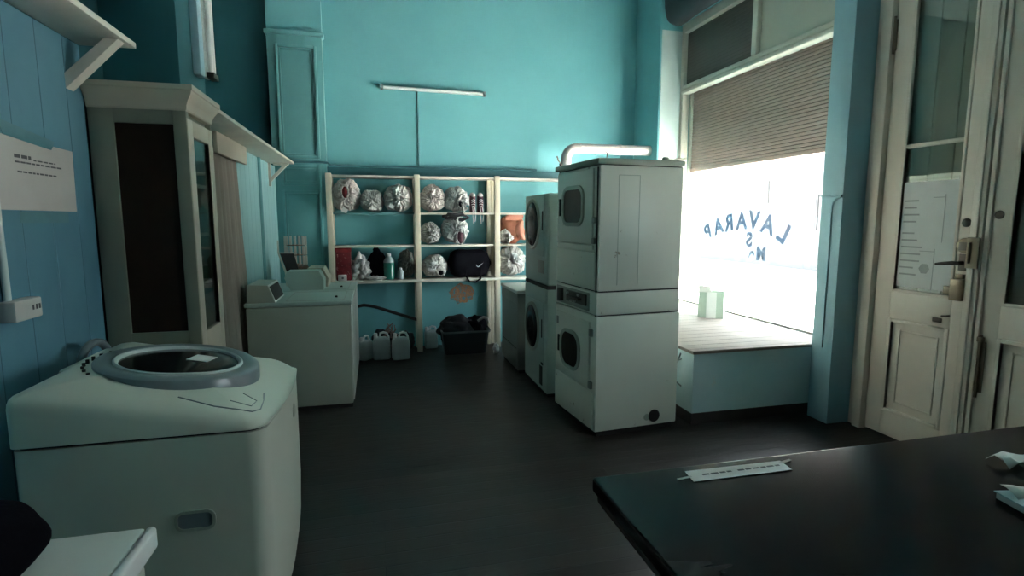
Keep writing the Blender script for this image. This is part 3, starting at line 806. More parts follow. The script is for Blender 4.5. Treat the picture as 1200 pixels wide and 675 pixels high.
# ================================================================== SHELVES with bags
u = thing('shelving_unit', 'open cream timber shelving with laundry bags along the turquoise back wall', 'shelving', (1.0, 6.36, 0))
YF = 6.22
for (xa, xb) in ((-.505, -.445), (.425, .487), (1.335, 1.398), (2.25, 2.31)):
    box(xa, xb, YF-.02, YF+.03, 0, 2.0, bev=.004).build('post', M['cream_wood'], u)
    box(xa, xb, 6.43, 6.49, 0, 1.97, bev=.004).build('post', M['cream_wood'], u)
box(1.285, 1.325, 6.40, 6.46, 0, 1.97, bev=.004).build('post', M['cream_wood'], u)
def board(xa, xb, z, t=.022, m='whitewood', y0=YF): box(xa, xb, y0, 6.43, z-t, z, bev=.003).build('shelf_board', M[m], u)
board(-.445, 2.25, 1.985, .024)
box(-.53, 2.31, YF-.035, 6.43, .805, .835, bev=.004).build('shelf_board', M['whitewood'], u)
for xa, xb in ((-.445, .425), (.487, 1.335), (1.398, 2.25)):
    board(xa, xb, 1.222)
    board(xa, xb, 1.585, .022, 'tealboard' if xa < 0 else 'whitewood', YF+.06 if xa < 0 else YF)

def bag(x, z, rx, rz, ry, mat, seed, label, y=6.33, ears=2, tag_at=None, hole=None, group='knotted bags of laundry on the shelves', content=None):
    """knotted plastic bag, knot towards the room; z = underside"""
    rnd = random.Random(seed)
    t = thing('laundry_bag', label, 'bag', (x, y, z), 0, group)
    c = Vector((x, y, z+rz*.97))
    sv = Vector((seed*1.37, seed*.71, seed*.37))
    def fn(d, th, ph):
        # angle from the knot direction (-y)
        k = max(-1, min(1, -d.y)); al = math.acos(k); fi = math.atan2(d.z, d.x)
        w_ = fi*9+4.5*noise.noise(d*1.7+sv)+seed
        rad = .08*noise.noise(Vector((cos(fi)*2.6, sin(fi)*2.6, al*.5))+sv)+(.16*(.5-abs(sin(w_)))+.06*(.5-abs(sin(w_*1.7+seed))))*max(0, 1-al/2.2)*min(1, al*3)
        pull = -.34*max(0, 1-al/.55)**1.5
        v = 1+rad+.10*noise.noise(d*2.2+sv)+.10*(.35-abs(noise.noise(d*4.5+sv)))+.05*(.3-abs(noise.noise(d*9+sv)))+pull
        if d.z < -.72: v *= .72/(-d.z)*.5+.5
        return v
    body = MB().blob(c, rx, ry, rz, fn, 84, 46).build('sack', mat, t, smooth=50)
    kc = c+Vector((rnd.uniform(-.02, .02), -ry*.74, rnd.uniform(-.03, .0)))
    mb = MB().blob(kc, .022, .022, .022, lump(seed, .5, 3), 12, 8)
    for e in range(ears+1):
        a = rnd.uniform(0, 2*pi) if e else pi/2+rnd.uniform(-.6, .6)
        ln, wd = rnd.uniform(.5, .85)*min(rx, rz), rnd.uniform(.028, .05)
        rows = []
        for q in range(7):
            s_ = q/6
            ctr = kc+Vector((cos(a)*ln*s_, -.028+.02*s_-.02*sin(s_*3)+.012*noise.noise(Vector((s_*4, e, seed))), sin(a)*ln*s_))
            pr = Vector((-sin(a), 0, cos(a)))
            ww = wd*(.25+1.0*s_)
            rows.append([ctr+pr*ww*v+Vector((0, .022*sin(v*4+q+seed), 0)) for v in (-1, -.5, 0, .5, 1)])
        mb.loops(rows, closed=False)
    kn = mb.build('knot', M['white'] if mat is M['bagw'] else mat, t, smooth=80)
    sol = kn.modifiers.new('s', 'SOLIDIFY'); sol.thickness = .002
    if hole:
        hx, hz, hr, hzr, hm = hole
        fy = sqrt(max(.05, 1-(hx/rx)**2*.8-(hz/rz)**2*.8))
        hc = c+Vector((hx, -ry*fy*.98, hz))
        MB().blob(hc, hr, .03, hzr, lump(seed+5, .25, 3), 16, 10).build('garment', M[hm], t)
        mb = MB(); mb.tube([hc+Vector((cos(q*2*pi/16)*hr*1.05, -.018+.008*sin(q*3), sin(q*2*pi/16)*hzr*1.08)) for q in range(17)], .009, 6); mb.build('bag_mouth', mat, t)
    if tag_at:
        tx, tz, sz = tag_at
        pc = c+Vector((tx, -ry*.86, tz))
        mb = MB(); RT = Matrix.Translation(pc) @ Matrix.Rotation(radians(25), 4, 'Y')
        rot_box(mb, -sz, sz, -.003, 0, -sz*.8, sz*.8, R=RT); mb.build('ticket', M['paper'], t)
    return t
SB = lambda z: z+.002
# top shelf
bag(-.30, SB(1.585), .150, .185, .15, M['bagp'], 11, 'clear bag with red clothes showing at the left end of the upper shelf', tag_at=(-.02, -.16, .03), hole=(-.01, .03, .035, .065, 'red'), y=6.34)
bag(-.035, SB(1.585), .135, .125, .13, M['bagg'], 12, 'low greyish tied bag between two bigger bags on the upper left shelf', tag_at=(-.07, -.02, .022))
bag(.255, SB(1.585), .155, .16, .15, M['bagw'], 13, 'round white bag with gathered knot, third on the upper left shelf beside the post', tag_at=(-.08, -.09, .026))
bag(.632, SB(1.585), .145, .155, .14, M['bagp'], 14, 'pinkish tied bag on the upper middle shelf next to the post')
bag(.905, SB(1.585), .145, .150, .14, M['bagg'], 15, 'grey tied bag beside the hanging sneakers on the upper middle shelf', hole=(.03, -.05, .028, .04, 'fabricblack'))
# middle shelf
bag(.605, SB(1.222), .120, .128, .12, M['bagg'], 16, 'smaller grey knotted bag on the middle shelf at the post')
bag(.885, SB(1.222), .150, .175, .15, M['bagg'], 17, 'taller grey bag with dark openings and a white ticket on the middle shelf', tag_at=(-.06, -.08, .036), hole=(.05, -.08, .045, .08, 'plum'))
mb = MB(); mb.tube([(.74, 6.26, 1.54), (.80, 6.23, 1.565), (.88, 6.22, 1.555), (.96, 6.23, 1.57), (1.04, 6.25, 1.53), (.95, 6.24, 1.50), (.84, 6.235, 1.525), (.76, 6.25, 1.52)], [.016, .022, .026, .022, .018, .022, .022, .014], 10)
tag(mb.build('dark_scarf', M['darkcloth'], origin=(.88, 6.24, 1.54)), 'dark twisted cloth hanging under the shelf above the tall grey bag', 'cloth')
# lower shelf
bag(.645, SB(.835), .150, .135, .145, M['bagw'], 18, 'white knotted bag beside the black sports bag on the bottom shelf', hole=(.06, -.06, .035, .035, 'fabricblack'))
bag(1.56, SB(.835), .165, .185, .15, M['bagw'], 19, 'crumpled white bag on the bottom shelf right of the sports bag')
# right bay, middle
o = thing('orange_bundle', 'rust orange and salmon cloth bundle on the right bay of the shelves', 'bundle', (1.56, 6.32, 1.224))
MB().blob((1.57, 6.35, 1.40), .155, .11, .175, lump(21, .22, 2.2)).build('blanket', M['orange'], o)
mb = MB(); rows = []
for (x, z, w_) in ((1.47, 1.53, .03), (1.52, 1.55, .05), (1.60, 1.545, .05), (1.68, 1.55, .03)):
    rows.append([(x, 6.24, z-w_), (x, 6.215, z-w_*.3), (x, 6.22, z+w_*.3), (x, 6.25, z+w_*.6)])
mb.loops(rows); rows = []
for (x, z, w_) in ((1.66, 1.49, .03), (1.64, 1.42, .05), (1.65, 1.34, .045), (1.69, 1.27, .03)):
    rows.append([(x-w_, 6.24, z), (x-w_*.3, 6.21, z), (x+w_*.3, 6.215, z), (x+w_, 6.25, z)])
mb.loops(rows); mb.build('salmon_folds', M['pink'], o, smooth=80)
bag(1.475, SB(1.222), .075, .085, .06, M['bagw'], 22, 'small pale bag in front of the orange bundle', y=6.20 + .07)
# sneakers
for x, lab in ((1.095, 'plum sneaker with dangling laces, the one next to the grey bag'), (1.185, 'plum sneaker with dangling laces, the one next to the post')):
    s = thing('sneaker', lab, 'shoe', (x, 6.30, 1.587), 0, 'pair of sneakers on the upper shelf')
    L = []
    for z, wx, d in ((1.587, .026, .028), (1.60, .034, .036), (1.66, .034, .038), (1.72, .036, .034), (1.775, .034, .026), (1.80, .020, .014), (1.806, .008, .006)):
        L.append([(x+wx*cos(a), 6.30-.005+d*sin(a), z) for a in [2*pi*k/16 for k in range(16)]])
    MB().loops(L).build('upper', M['plum'], s)
    L = []
    for z, wx in ((1.589, .030), (1.605, .038), (1.66, .036), (1.72, .040), (1.78, .038), (1.806, .024), (1.815, .010)):
        L.append([(x+wx*cos(a), 6.325+.016*sin(a), z) for a in [2*pi*k/16 for k in range(16)]])
    MB().loops(L).build('sole', M['rubber'], s)
    MB().blob((x, 6.288, 1.785), .030, .026, .026).build('toe_cap', M['rubber'], s)
    mb = MB()
    for k in range(4): mb.tube([(x-.022, 6.258, 1.65+.025*k), (x, 6.252, 1.66+.025*k), (x+.022, 6.258, 1.65+.025*k)], .003, 6)
    for dx in (-.01, .012): mb.tube([(x+dx, 6.255, 1.66), (x+dx*1.3, 6.212, 1.60), (x+dx*1.5, 6.208, 1.55), (x+dx*.8, 6.210, 1.47+.02*dx*50)], .0032, 6)
    mb.build('laces', M['white'], s)
# sports bag with a white tick mark
s = thing('sports_bag', 'black sports bag with a white tick emblem on the bottom shelf', 'bag', (1.03, 6.32, .837))
L = []
for k in range(13):
    t = k/12; xx = .80+.50*t; e = sqrt(max(.0, 1-abs(2*t-1)**4))*.9+.1
    h = (.325*e+.012*sin(9*t)); d = .13*(.6+.4*e)
    sec = []
    for q in range(20):
        a = 2*pi*q/20
        cz = .837+.165
        sy = abs(sin(a))**.6*(1 if sin(a) >= 0 else -1); sx = abs(cos(a))**.6*(1 if cos(a) >= 0 else -1)
        zz = cz+h/2*sy; zz = max(.838, zz)
        sec.append((xx, 6.33+d*sx*.85, zz))
    L.append(sec)
MB().loops(L).build('body', M['fabricblack'], s, smooth=60)
mb = MB()
top = [(0, .30), (.12, .10), (.24, .02), (.36, .06), (.55, .20), (1.0, .56)]
bot = [(1.0, .56), (.6, .12), (.38, -.07), (.22, -.10), (.08, .02), (-.01, .20)]
P = [(1.115+.085*a, .985+.085*(b-.2)) for a, b in top+bot[1:]]
mb.loops([[(x, 6.2165, z) for x, z in P], [(x, 6.2135, z) for x, z in P]]); mb.build('tick_emblem', M['white'], s)
MB().tube([(1.0, 6.21, .96), (.99, 6.175, .86), (1.03, 6.17, .80), (1.10, 6.17, .795), (1.16, 6.178, .83), (1.17, 6.21, .95)], .010, 8).build('strap', M['fabricblack'], s)
# lower left bay clutter
r = thing('patterned_box', 'dark red patterned box at the left end of the bottom shelf', 'box', (-.36, 6.34, .837))
box(-.435, -.275, 6.26, 6.42, .837, 1.195, bev=.008).build('carton', M['redprint'], r)
box(-.437, -.273, 6.257, 6.423, 1.15, 1.20, bev=.006).build('lid', M['red'], r)
r = thing('white_switch_box', 'small white plastic box in front of the red patterned box', 'box', (-.35, 6.2, .837))
box(-.415, -.325, 6.20, 6.255, .837, .905, bev=.006).build('housing', M['papergrey'], r)
MB().lathe([(.012, 0), (.012, -.004)], (-.365, 6.20, .872), 'y', 12).build('dial', M['ink'], r)
mb = MB()
mb.blob((-.185, 6.31, .965), .10, .07, .125, lump(31, .6, 2.6), 56, 36); 
tag(mb.build('crumpled_wrap', M['film'], origin=(-.16, 6.32, .84), smooth=25), 'crumpled clear plastic wrap heaped next to the red box', 'plastic wrap')
b = thing('black_sack', 'black sack between the crumpled wrap and the green bottle', 'bag', (0, 6.36, .837))
MB().blob((.0, 6.37, 1.0), .105, .075, .16, lump(33, .2, 2)).build('sack', M['fabricblack'], b)
MB().blob((-.0, 6.36, 1.155), .035, .035, .045, lump(35, .5, 3), 14, 10).build('knot', M['fabricblack'], b)
mb = MB(); mb.blob((-.02, 6.235, .860), .105, .03, .023, lump(41, .5, 3), 30, 16)
tag(mb.build('flat_wrap', M['film'], origin=(-.02, 6.23, .837), smooth=30), 'flattened piece of plastic film at the front edge of the bottom shelf', 'plastic wrap')
g = thing('detergent_bottle', 'big clear bottle of green detergent on the bottom shelf', 'bottle', (.132, 6.28, .837))
MB().lathe([(.05, .0), (.06, .006), (.061, .19), (.058, .195)], (.132, 6.28, .838), 'z', 28).build('detergent', M['greenliq'], g)
MB().lathe([(.0605, .19), (.060, .205), (.045, .235), (.026, .252), (.022, .265)], (.132, 6.28, .838), 'z', 28).build('bottle_shoulder', M['clearpl'], g)
MB().lathe([(.025, .262), (.025, .288), (.020, .292)], (.132, 6.28, .838), 'z', 20).build('cap', M['white'], g)
g = thing('small_bottle', 'small white plastic bottle right of the green detergent', 'bottle', (.258, 6.26, .837))
MB().lathe([(.034, 0), (.036, .005), (.036, .085), (.024, .105), (.015, .11)], (.258, 6.26, .838), 'z', 20).build('body', M['jerry'], g)
MB().lathe([(.018, .108), (.018, .128), (.012, .131)], (.258, 6.26, .838), 'z', 16).build('cap', M['white'], g)
bag(.325, SB(.835), .095, .165, .085, M['bagd'], 36, 'dark mottled bag stuffed behind the small white bottle', y=6.36, group=None)

# ================================================================== under the shelves
def jerrycan(x, y, label, h=.27, w_=.165, rz=0, mat='jerry', flat=False):
    j = thing('jerrycan', label, 'jerrycan', (x, y, 0), rz, 'plastic jerrycans under the shelves')
    L = []
    for z, k, r in ((.0, .90, .03), (.012, 1, .03), (h*.62, 1, .03), (h*.72, .95, .03), (h*.80, .78, .028), (h*.83, .62, .025)):
        L.append([(a, b, z) for a, b in rrect(-(1-k)*.02, 0, w_*k, .125*(k*.6+.4), r)])
    MB().loops(L).build('body', M[mat], j, local=True, smooth=50)
    MB().tube([(w_*.42, 0, h*.68), (w_*.40, 0, h*.84), (w_*.30, 0, h*.985), (w_*.12, 0, h*1.02), (-.01, 0, h*.99), (-.022, 0, h*.80)], .012, 8).build('handle', M['jerryh'], j, local=True)
    MB().lathe([(.021, h*.80), (.021, h*.98), (.016, h*1.0)], (-w_*.33, 0, 0), 'z', 14).build('cap', M['white'], j, local=True)
    return j
jerrycan(-.15, 6.02, 'milky jerrycan nearest to the washers under the shelves', .25, .16, .9)
jerrycan(.025, 6.0, 'milky jerrycan second from the washers under the shelves', .285, .185)
jerrycan(.228, 5.95, 'milky jerrycan next to the wooden post, front of the floor row', .285, .19, .12)
jerrycan(.60, 6.40, 'grey jerrycan standing apart between post and dark crate', .25, .15, 0, 'jerry')
mb = MB(); rnd = random.Random(9)
for q in range(16):
    pts = []; x, z = rnd.uniform(-.10, .34), .02
    for k in range(6):
        t = k/5; pts.append((x+(.13-x)*t*.75+rnd.uniform(-.04, .04), 6.28+rnd.uniform(-.05, .05), .02+.33*t*(1-.5*abs(x-.12)/.24)+rnd.uniform(-.015, .015)))
    mb.tube(pts, .006, 5)
tag(mb.build('tangled_wire_heap', M['wire'], origin=(.13, 6.28, 0)), 'tangled heap of pinkish wire and mesh behind the jerrycans', 'wire heap')
mb = MB()
mb.blob((.05, 6.33, .13), .12, .07, .13, lump(51, .35, 2)); mb.blob((.29, 6.30, .12), .10, .07, .12, lump(53, .35, 2))
tag(mb.build('dark_rag_pile', M['darkcloth'], origin=(.15, 6.3, 0)), 'dark rags lying in the wire heap behind the jerrycans', 'rags')
mb = MB(); pts = []
for k in range(17):
    t = k/16
    pts.append((-.36+.82*t, 6.30-.02*sin(t*3), .50+.07*sin(min(1, t*2.2)*pi*.5)-.30*max(0, t-.25)**1.05+.03*sin(t*pi*2)*0))
pts = [(-.42, 6.20, .30), (-.40, 6.25, .44)]+pts
mb.tube(pts, .018, 10)
tag(mb.build('black_hose', M['black'], origin=(0, 6.3, .4)), 'thick black hose arching from the washers down behind the post', 'hose')
# crate of laundry
cr = thing('laundry_crate', 'dark plastic crate full of laundry under the middle shelves', 'crate', (.95, 6.08, 0))
mb = MB()
def crate_loop(k, z): return [(a, b, z) for a, b in rrect(.945, 6.08, .54*k, .34*k, .05)]
mb.loops([crate_loop(.86, .01), crate_loop(.93, .15), crate_loop(.98, .26), crate_loop(.94, .26), crate_loop(.88, .12), crate_loop(.82, .03)], True, True); mb.build('tub', M['crate'], cr)
mb = MB(); mb.ringloops([crate_loop(1.0, .252), crate_loop(1.02, .262), crate_loop(1.0, .275), crate_loop(.94, .27), crate_loop(.95, .255)]); mb.build('rim', M['craterim'], cr)
mb = MB(); mb.blob((.86, 6.10, .27), .20, .13, .15, lump(61, .35, 2.2), 40, 24)
tag(mb.build('dark_garment', M['darkcloth'], origin=(.86, 6.1, .2)), 'dark speckled clothes heaped in the crate, left half', 'clothes', 'laundry in the crate')
mb = MB(); mb.blob((1.07, 6.12, .26), .15, .12, .14, lump(64, .35, 2.2), 40, 24)
tag(mb.build('dark_garment', M['fabricblack'], origin=(1.07, 6.12, .2)), 'plain black clothes heaped in the crate, half next to the post', 'clothes', 'laundry in the crate')
mb = MB(); mb.tube([(1.09, 6.0, .37), (1.15, 5.985, .41), (1.195, 5.985, .40), (1.215, 5.99, .34)], [.012, .017, .017, .010], 8)
tag(mb.build('white_sock', M['papergrey'], origin=(1.15, 5.99, .38)), 'pale rolled cloth curling over the clothes in the crate', 'cloth')
mb = MB(); mb.blob((1.285, 5.93, .055), .035, .03, .055, lump(71, .5, 2.5), 20, 14)
tag(mb.build('paper_scrap', M['paper'], origin=(1.285, 5.93, 0), smooth=30), 'crumpled white scrap on the floor between crate and dryers', 'scrap')
# peeled patch of plaster (part of the wall surface)
mb = MB(); rnd = random.Random(77)
pp = [(.99+.155*cos(2*pi*k/26)*(1+.35*noise.noise(Vector((k*.9, 3, 1)))), .62+.115*sin(2*pi*k/26)*(1+.4*noise.noise(Vector((k*.8, 9, 1))))) for k in range(26)]
mb.loops([[(x, 6.4995, z) for x, z in pp], [(x, 6.498, z) for x, z in pp]])
o = mb.build('trim_16', M['peel']); struct(o)

# ================================================================== DRYERS
def tall_dryer():
    t = thing('stacked_dryer', 'tall cream double stacked tumble dryer standing nearest the window bench', 'dryer', (1.43, 3.39, 0), radians(5))
    W, D, H = .70, .66, 1.90
    def part(mb, name, m, par=t): return mb.build(name, M[m], par, local=True)
    part(MB().box(.012, D, .008, W-.008, 1.02, 1.862, bev=.010), 'upper_cabinet', 'cream')
    part(MB().box(-.012, D+.004, -.006, W+.006, 1.866, 1.905, bev=.010), 'top_cap', 'greige')
    part(MB().box(.0, D, .004, W-.004, .856, 1.014, bev=.010), 'control_band', 'cream')
    part(MB().box(.0, D+.004, 0, W, .035, .850, bev=.012), 'lower_cabinet', 'cream')
    part(MB().box(.03, D-.02, .02, W-.02, 0, .035), 'plinth', 'seam')
    mb = MB().box(.02, D-.01, .012, W-.012, .849, .857); mb.box(.02, D-.01, .012, W-.012, 1.013, 1.021); mb.box(.02, D-.01, .012, W-.012, 1.861, 1.867); mb.box(.004, .03, .030, .036, .06, 1.85); part(mb, 'seam', 'seam')
    # upper front: door and lower panel
    ud = part(MB().box(-.004, .014, .085, .665, 1.335, 1.845, bev=.006), 'upper_door', 'cream')
    part(frame_x(MB(), .385, 1.60, .36, .29, .09, .028, -.002, -.016), 'window_rim', 'greige', ud)
    part(plate_x(MB(), .385, 1.60, .31, .24, .065, -.003, -.0075), 'window', 'brownglass', ud)
    part(MB().box(-.014, -.003, .595, .618, 1.53, 1.66, bev=.004), 'pull_slot', 'seam', ud)
    for z in (1.36, 1.50): part(MB().box(-.010, .012, .045, .082, z-.02, z+.02, bev=.004), 'hinge', 'olive')
    part(MB().box(.0, .014, .085, .672, 1.30, 1.329, bev=.003), 'upper_strip', 'cream')
    part(MB().box(.0, .014, .05, .68, 1.035, 1.285, bev=.004), 'upper_service_panel', 'cream')
    # coin slide housing
    cp = part(MB().box(-.006, .01, .11, .66, .872, 1.0, bev=.004), 'coin_panel', 'olive')
    mb = MB()
    mb.box(-.018, -.004, .14, .46, .905, .985, bev=.004); mb.box(-.045, -.004, .20, .40, .935, .952, bev=.004); mb.box(-.03, -.004, .53, .60, .89, .985, bev=.006)
    part(mb, 'coin_slide', 'iron', cp)
    for y, z in ((.42, .965), (.24, .97), (.30, .92), (.36, .915)):
        part(MB().lathe([(.010, 0), (.010, -.012), (.006, -.016)], (-.018, y, z), 'x', 12), 'coin_button', 'chrome', cp)
    # lower front
    ld = part(MB().box(-.014, .004, .085, .66, .33, .80, bev=.006), 'lower_door', 'cream')
    part(frame_x(MB(), .385, .545, .345, .30, .12, .026, -.012, -.027), 'window_rim', 'greige', ld)
    part(plate_x(MB(), .385, .545, .297, .252, .097, -.013, -.018), 'window', 'brownglass', ld)
    part(MB().box(-.024, -.013, .575, .598, .49, .62, bev=.004), 'pull_slot', 'seam', ld)
    part(MB().box(-.016, -.013, .60, .635, .70, .76, bev=.001), 'door_label', 'olive', ld)
    for z in (.36, .73): part(MB().box(-.020, .004, .045, .082, z-.025, z+.025, bev=.004), 'hinge', 'olive')
    part(MB().box(-.006, .006, .02, .68, .05, .315, bev=.004), 'kick_panel', 'cream')
    # side: faint pressed panel and exhaust hole
    mb = MB()
    for a, b, c, d in ((.15, .154, 1.06, 1.80), (.31, .314, 1.06, 1.80), (.15, .314, 1.796, 1.80)): mb.box(a, b, .0062, .009, c, d)
    part(mb, 'pressed_groove', 'greige')
    part(MB().lathe([(.045, 0), (.045, -.004), (.039, -.006)], (.475, .0, .105), 'y', 28), 'exhaust_hole', 'seam')
    part(MB().lathe([(.024, 0), (.024, -.003)], (.415, .0, .10), 'y', 20), 'hole_cover', 'greige')
    return t
tall_dryer()
def mid_dryer():
    t = thing('stacked_dryer', 'pale green stacked dryer with two round dark doors behind the cream one', 'dryer', (1.365, 4.29, 0))
    W, D, H = .70, .64, 1.72
    def part(mb, name, m, par=t): return mb.build(name, M[m], par, local=True)
    part(MB().box(0, D, 0, W, .955, H, bev=.022, seg=4), 'upper_cabinet', 'green')
    part(MB().box(0, D, 0, W, .03, .925, bev=.012), 'lower_cabinet', 'green')
    part(MB().box(.02, D-.02, .02, W-.02, 0, .03), 'plinth', 'seam')
    part(MB().box(.004, D-.004, .004, W-.004, .925, .955), 'seam', 'seam')
    part(MB().box(-.006, .0, .03, W-.03, .80, .915, bev=.004), 'control_strip', 'green')
    for nm, zc in (('upper_door', 1.465), ('lower_door', .55)):
        d = part(MB().box(-.010, .002, .08, .645, zc-.27, zc+.25, bev=.006), nm, 'green')
        part(MB().lathe([(.225, -.009), (.225, -.022), (.215, -.028), (.196, -.024), (.190, -.012)], (0, .40, zc), 'x', 44), 'window_rim', 'greige', d)
        part(MB().lathe([(.192, -.020), (.185, -.026), (.10, -.030), (.01, -.031)], (0, .40, zc), 'x', 44), 'window', 'darkglass', d)
        part(MB().box(-.016, -.009, .10, .118, zc-.05, zc+.11, bev=.003), 'pull_slot', 'seam', d)
    mb = MB().box(-.004, .002, .09, .26, 1.05, 1.16, bev=.002); part(mb, 'vent_plate', 'olive')
    part(MB().box(-.004, .004, .12, .20, .07, .24, bev=.002), 'lint_hatch', 'seam')
    part(MB().box(-.004, .004, .10, .16, .255, .31, bev=.002), 'coin_return', 'seam')
    return t
mid_dryer()
t = thing('washing_machine', 'low grey-beige washer at the far end of the dryer row, under the shelf', 'washing machine', (1.31, 5.06, 0))
def part(mb, name, m, par=t): return mb.build(name, M[m], par, local=True)
part(MB().box(0, .66, 0, .68, .03, .785, bev=.010), 'cabinet_body', 'olive')
part(MB().box(-.012, .66, -.006, .686, .79, .825, bev=.010), 'top', 'enamel')
part(MB().box(.02, .64, .02, .66, 0, .03), 'plinth', 'seam')
part(MB().box(-.005, .0, .02, .66, .69, .775, bev=.003), 'control_panel', 'olive')
part(MB().box(-.004, .0, .04, .64, .06, .22, bev=.003), 'kick_panel', 'olive')
part(MB().box(-.002, .0, .05, .63, .245, .251), 'seam', 'seam')

# galvanised duct rising behind the dryers and running into the right wall
d = thing('vent_duct', 'shiny metal vent pipe with an elbow above the tall dryer, running into the wall', 'duct', (2.15, 6.08, 0))
R_ = .058
pts = [(2.15, 6.08, .9), (2.15, 6.08, 2.10)]+[(2.15+.12*(1-cos(a)), 6.08, 2.20+.12*sin(a)) for a in [radians(q*15) for q in range(7)]]+[(2.4, 6.08, 2.32), (3.2, 6.08, 2.32)]
MB().tube(pts, R_, 24).build('pipe', M['duct'], d)
mb = MB()
for x in (2.32, 2.82): mb.lathe([(R_+.001, -.012), (R_+.005, -.008), (R_+.005, .008), (R_+.001, .012)], (x, 6.08, 2.32), 'x', 24)
mb.lathe([(R_+.002, 0), (R_+.008, .006), (R_+.008, .02), (R_+.002, .03)], (2.15, 6.08, 2.10), 'z', 24)
mb.build('joint_collar', M['duct'], d)
mb = MB(); mb.tube([(2.085, 6.05, 2.14), (2.04, 6.03, 2.17), (2.02, 6.02, 2.22)], .008, 8); mb.blob((2.075, 6.05, 2.13), .016, .016, .022); mb.build('damper_lever', M['iron'], d)

# small things on the tall dryer
k = thing('dry_twig', 'small dry twig lying on top of the tall cream dryer near its front corner', 'twig', (1.52, 3.52, 1.905))
MB().tube([(1.525, 3.50, 1.905), (1.53, 3.50, 1.935), (1.528, 3.50, 1.95), (1.508, 3.50, 1.968)], .004, 6).build('stem', M['iron'], k)
MB().tube([(1.529, 3.50, 1.945), (1.545, 3.50, 1.96), (1.560, 3.50, 1.978)], .003, 6).build('side_branch', M['iron'], k)
k = thing('round_knob', 'little grey round knob on the right rear of the tall cream dryer top', 'knob', (2.0, 3.56, 1.905))
MB().lathe([(.020, 0), (.026, .010), (.026, .026), (.018, .036)], (2.0, 3.56, 1.905), 'z', 20).build('dome', M['greige'], k)
MB().lathe([(.030, 0), (.030, .005)], (2.0, 3.56, 1.905), 'z', 20).build('flange', M['iron'], k)
mb = MB(); rnd = random.Random(3)
for q in range(5):
    mb.tube([(2.03+.025*k_+rnd.uniform(-.004, .004), 3.55+rnd.uniform(-.012, .012), 1.912+rnd.uniform(0, .016)+.003*k_) for k_ in range(6)], .003, 5)
tag(mb.build('cord_tangle', M['whitewood'], origin=(2.1, 3.55, 1.905)), 'tangled pale cord hanging over the rear edge of the tall cream dryer top', 'cord')

# ================================================================== back wall details
f = thing('fluorescent_fitting', 'slim white fluorescent batten mounted horizontally on the turquoise back wall', 'lamp', (.69, 6.46, 2.94))
RB = Matrix.Translation((.69, 6.5, 2.957)) @ Matrix.Rotation(radians(.9), 4, 'Y')
mb = MB(); rot_box(mb, -.575, .575, -.045, -.0, -.01, .022, R=RB); mb.build('batten', M['batten'], f)
mb = MB(); mb.tube([RB @ Vector((-.56, -.058, .002)), RB @ Vector((.56, -.058, .002))], .014, 12); mb.build('tube', M['tube'], f)
for x in (-.585, .575):
    mb = MB(); rot_box(mb, x-.01, x+.02, -.075, 0, -.02, .026, R=RB); mb.build('end_cap', M['ring'], f)
mb = MB().tube([(.505, 6.492, 2.945), (.507, 6.492, 2.09)], .009, 8)
tag(mb.build('cable_conduit', M['conduit'], origin=(.505, 6.492, 2.5)), 'thin vertical conduit running down from the wall lamp to the ledge', 'conduit')
mb = MB().tube([(-.99, 6.385, 2.12), (-.75, 6.385, 2.125), (-.49, 6.385, 2.122), (-.46, 6.42, 2.10), (.2, 6.428, 2.098), (1.2, 6.428, 2.092), (1.9, 6.43, 2.095)], .012, 8)
tag(mb.build('wall_cable', M['darktrim'], origin=(.4, 6.4, 2.1)), 'dark cable running along the ledge above the shelving and across the pilaster', 'cable')
# black lagged pipe above the window
mb = MB(); L = []
for k in range(22):
    t = k/21; y = 5.875-2.44*t
    r0 = .19*sqrt(max(.02, 1-(1-min(1, t*9))**2))
    L.append([(3.265+r0*.69*cos(a)*(1+.08*noise.noise(Vector((y*2, a, 1)))), y, 3.90+r0*1.6*sin(a)*(1+.07*noise.noise(Vector((y*3, a*1.3, 5))))) for a in [2*pi*q/20 for q in range(20)]])
mb.loops(L)
lp = tag(mb.build('lagged_pipe', M['lag'], origin=(3.3, 4.6, 3.7), smooth=60), 'thick black lagged pipe with a rounded end above the shop window', 'pipe')
for yy in (3.9, 5.3):
    MB().tube([(3.265, yy, 4.10), (3.265, yy, 4.35)], .012, 8).build('hanger', M['iron'], lp)

# carton on the window bench
c = thing('carton', 'faded green and white open carton standing on the sunlit window bench', 'carton', (3.17, 4.66, .56), radians(-40))
part = lambda mb, name, m, par=c: mb.build(name, M[m], par, local=True)
mb = MB(); mb.box(-.115, -.107, -.09, .09, .0, .25); mb.box(.107, .115, -.09, .09, 0, .25); mb.box(-.115, .115, .082, .09, 0, .25); mb.box(-.115, .115, -.09, -.082, 0, .25); mb.box(-.11, .11, -.085, .085, 0, .008)
part(mb, 'carton_body', 'carton')
part(MB().box(-.04, .05, -.094, -.090, .0, .25), 'front_label', 'cartonw')
mb = MB(); rot_box(mb, -.115, .0, 0, .006, 0, .08, R=Matrix.Translation((0, -.09, .25)) @ Matrix.Rotation(radians(35), 4, 'X')); rot_box(mb, -.09, .09, 0, .006, 0, .07, R=Matrix.Translation((-.115, 0, .25)) @ Matrix.Rotation(pi/2, 4, 'Z') @ Matrix.Rotation(radians(20), 4, 'X'))
part(mb, 'carton_flap', 'cartonw')
mb = MB(); mb.tube([(2.216, 3.62, .50), (2.212, 3.66, .42), (2.214, 3.72, .36), (2.214, 3.70, .27), (2.216, 3.60, .25)], .006, 8)
for q in range(3): mb.tube([(2.212, 3.60+.03*q, .46-.01*q), (2.208, 3.66+.04*q, .43), (2.208, 3.70+.05*q, .44-.02*q), (2.212, 3.80, .42+.03*q)], .004, 6)
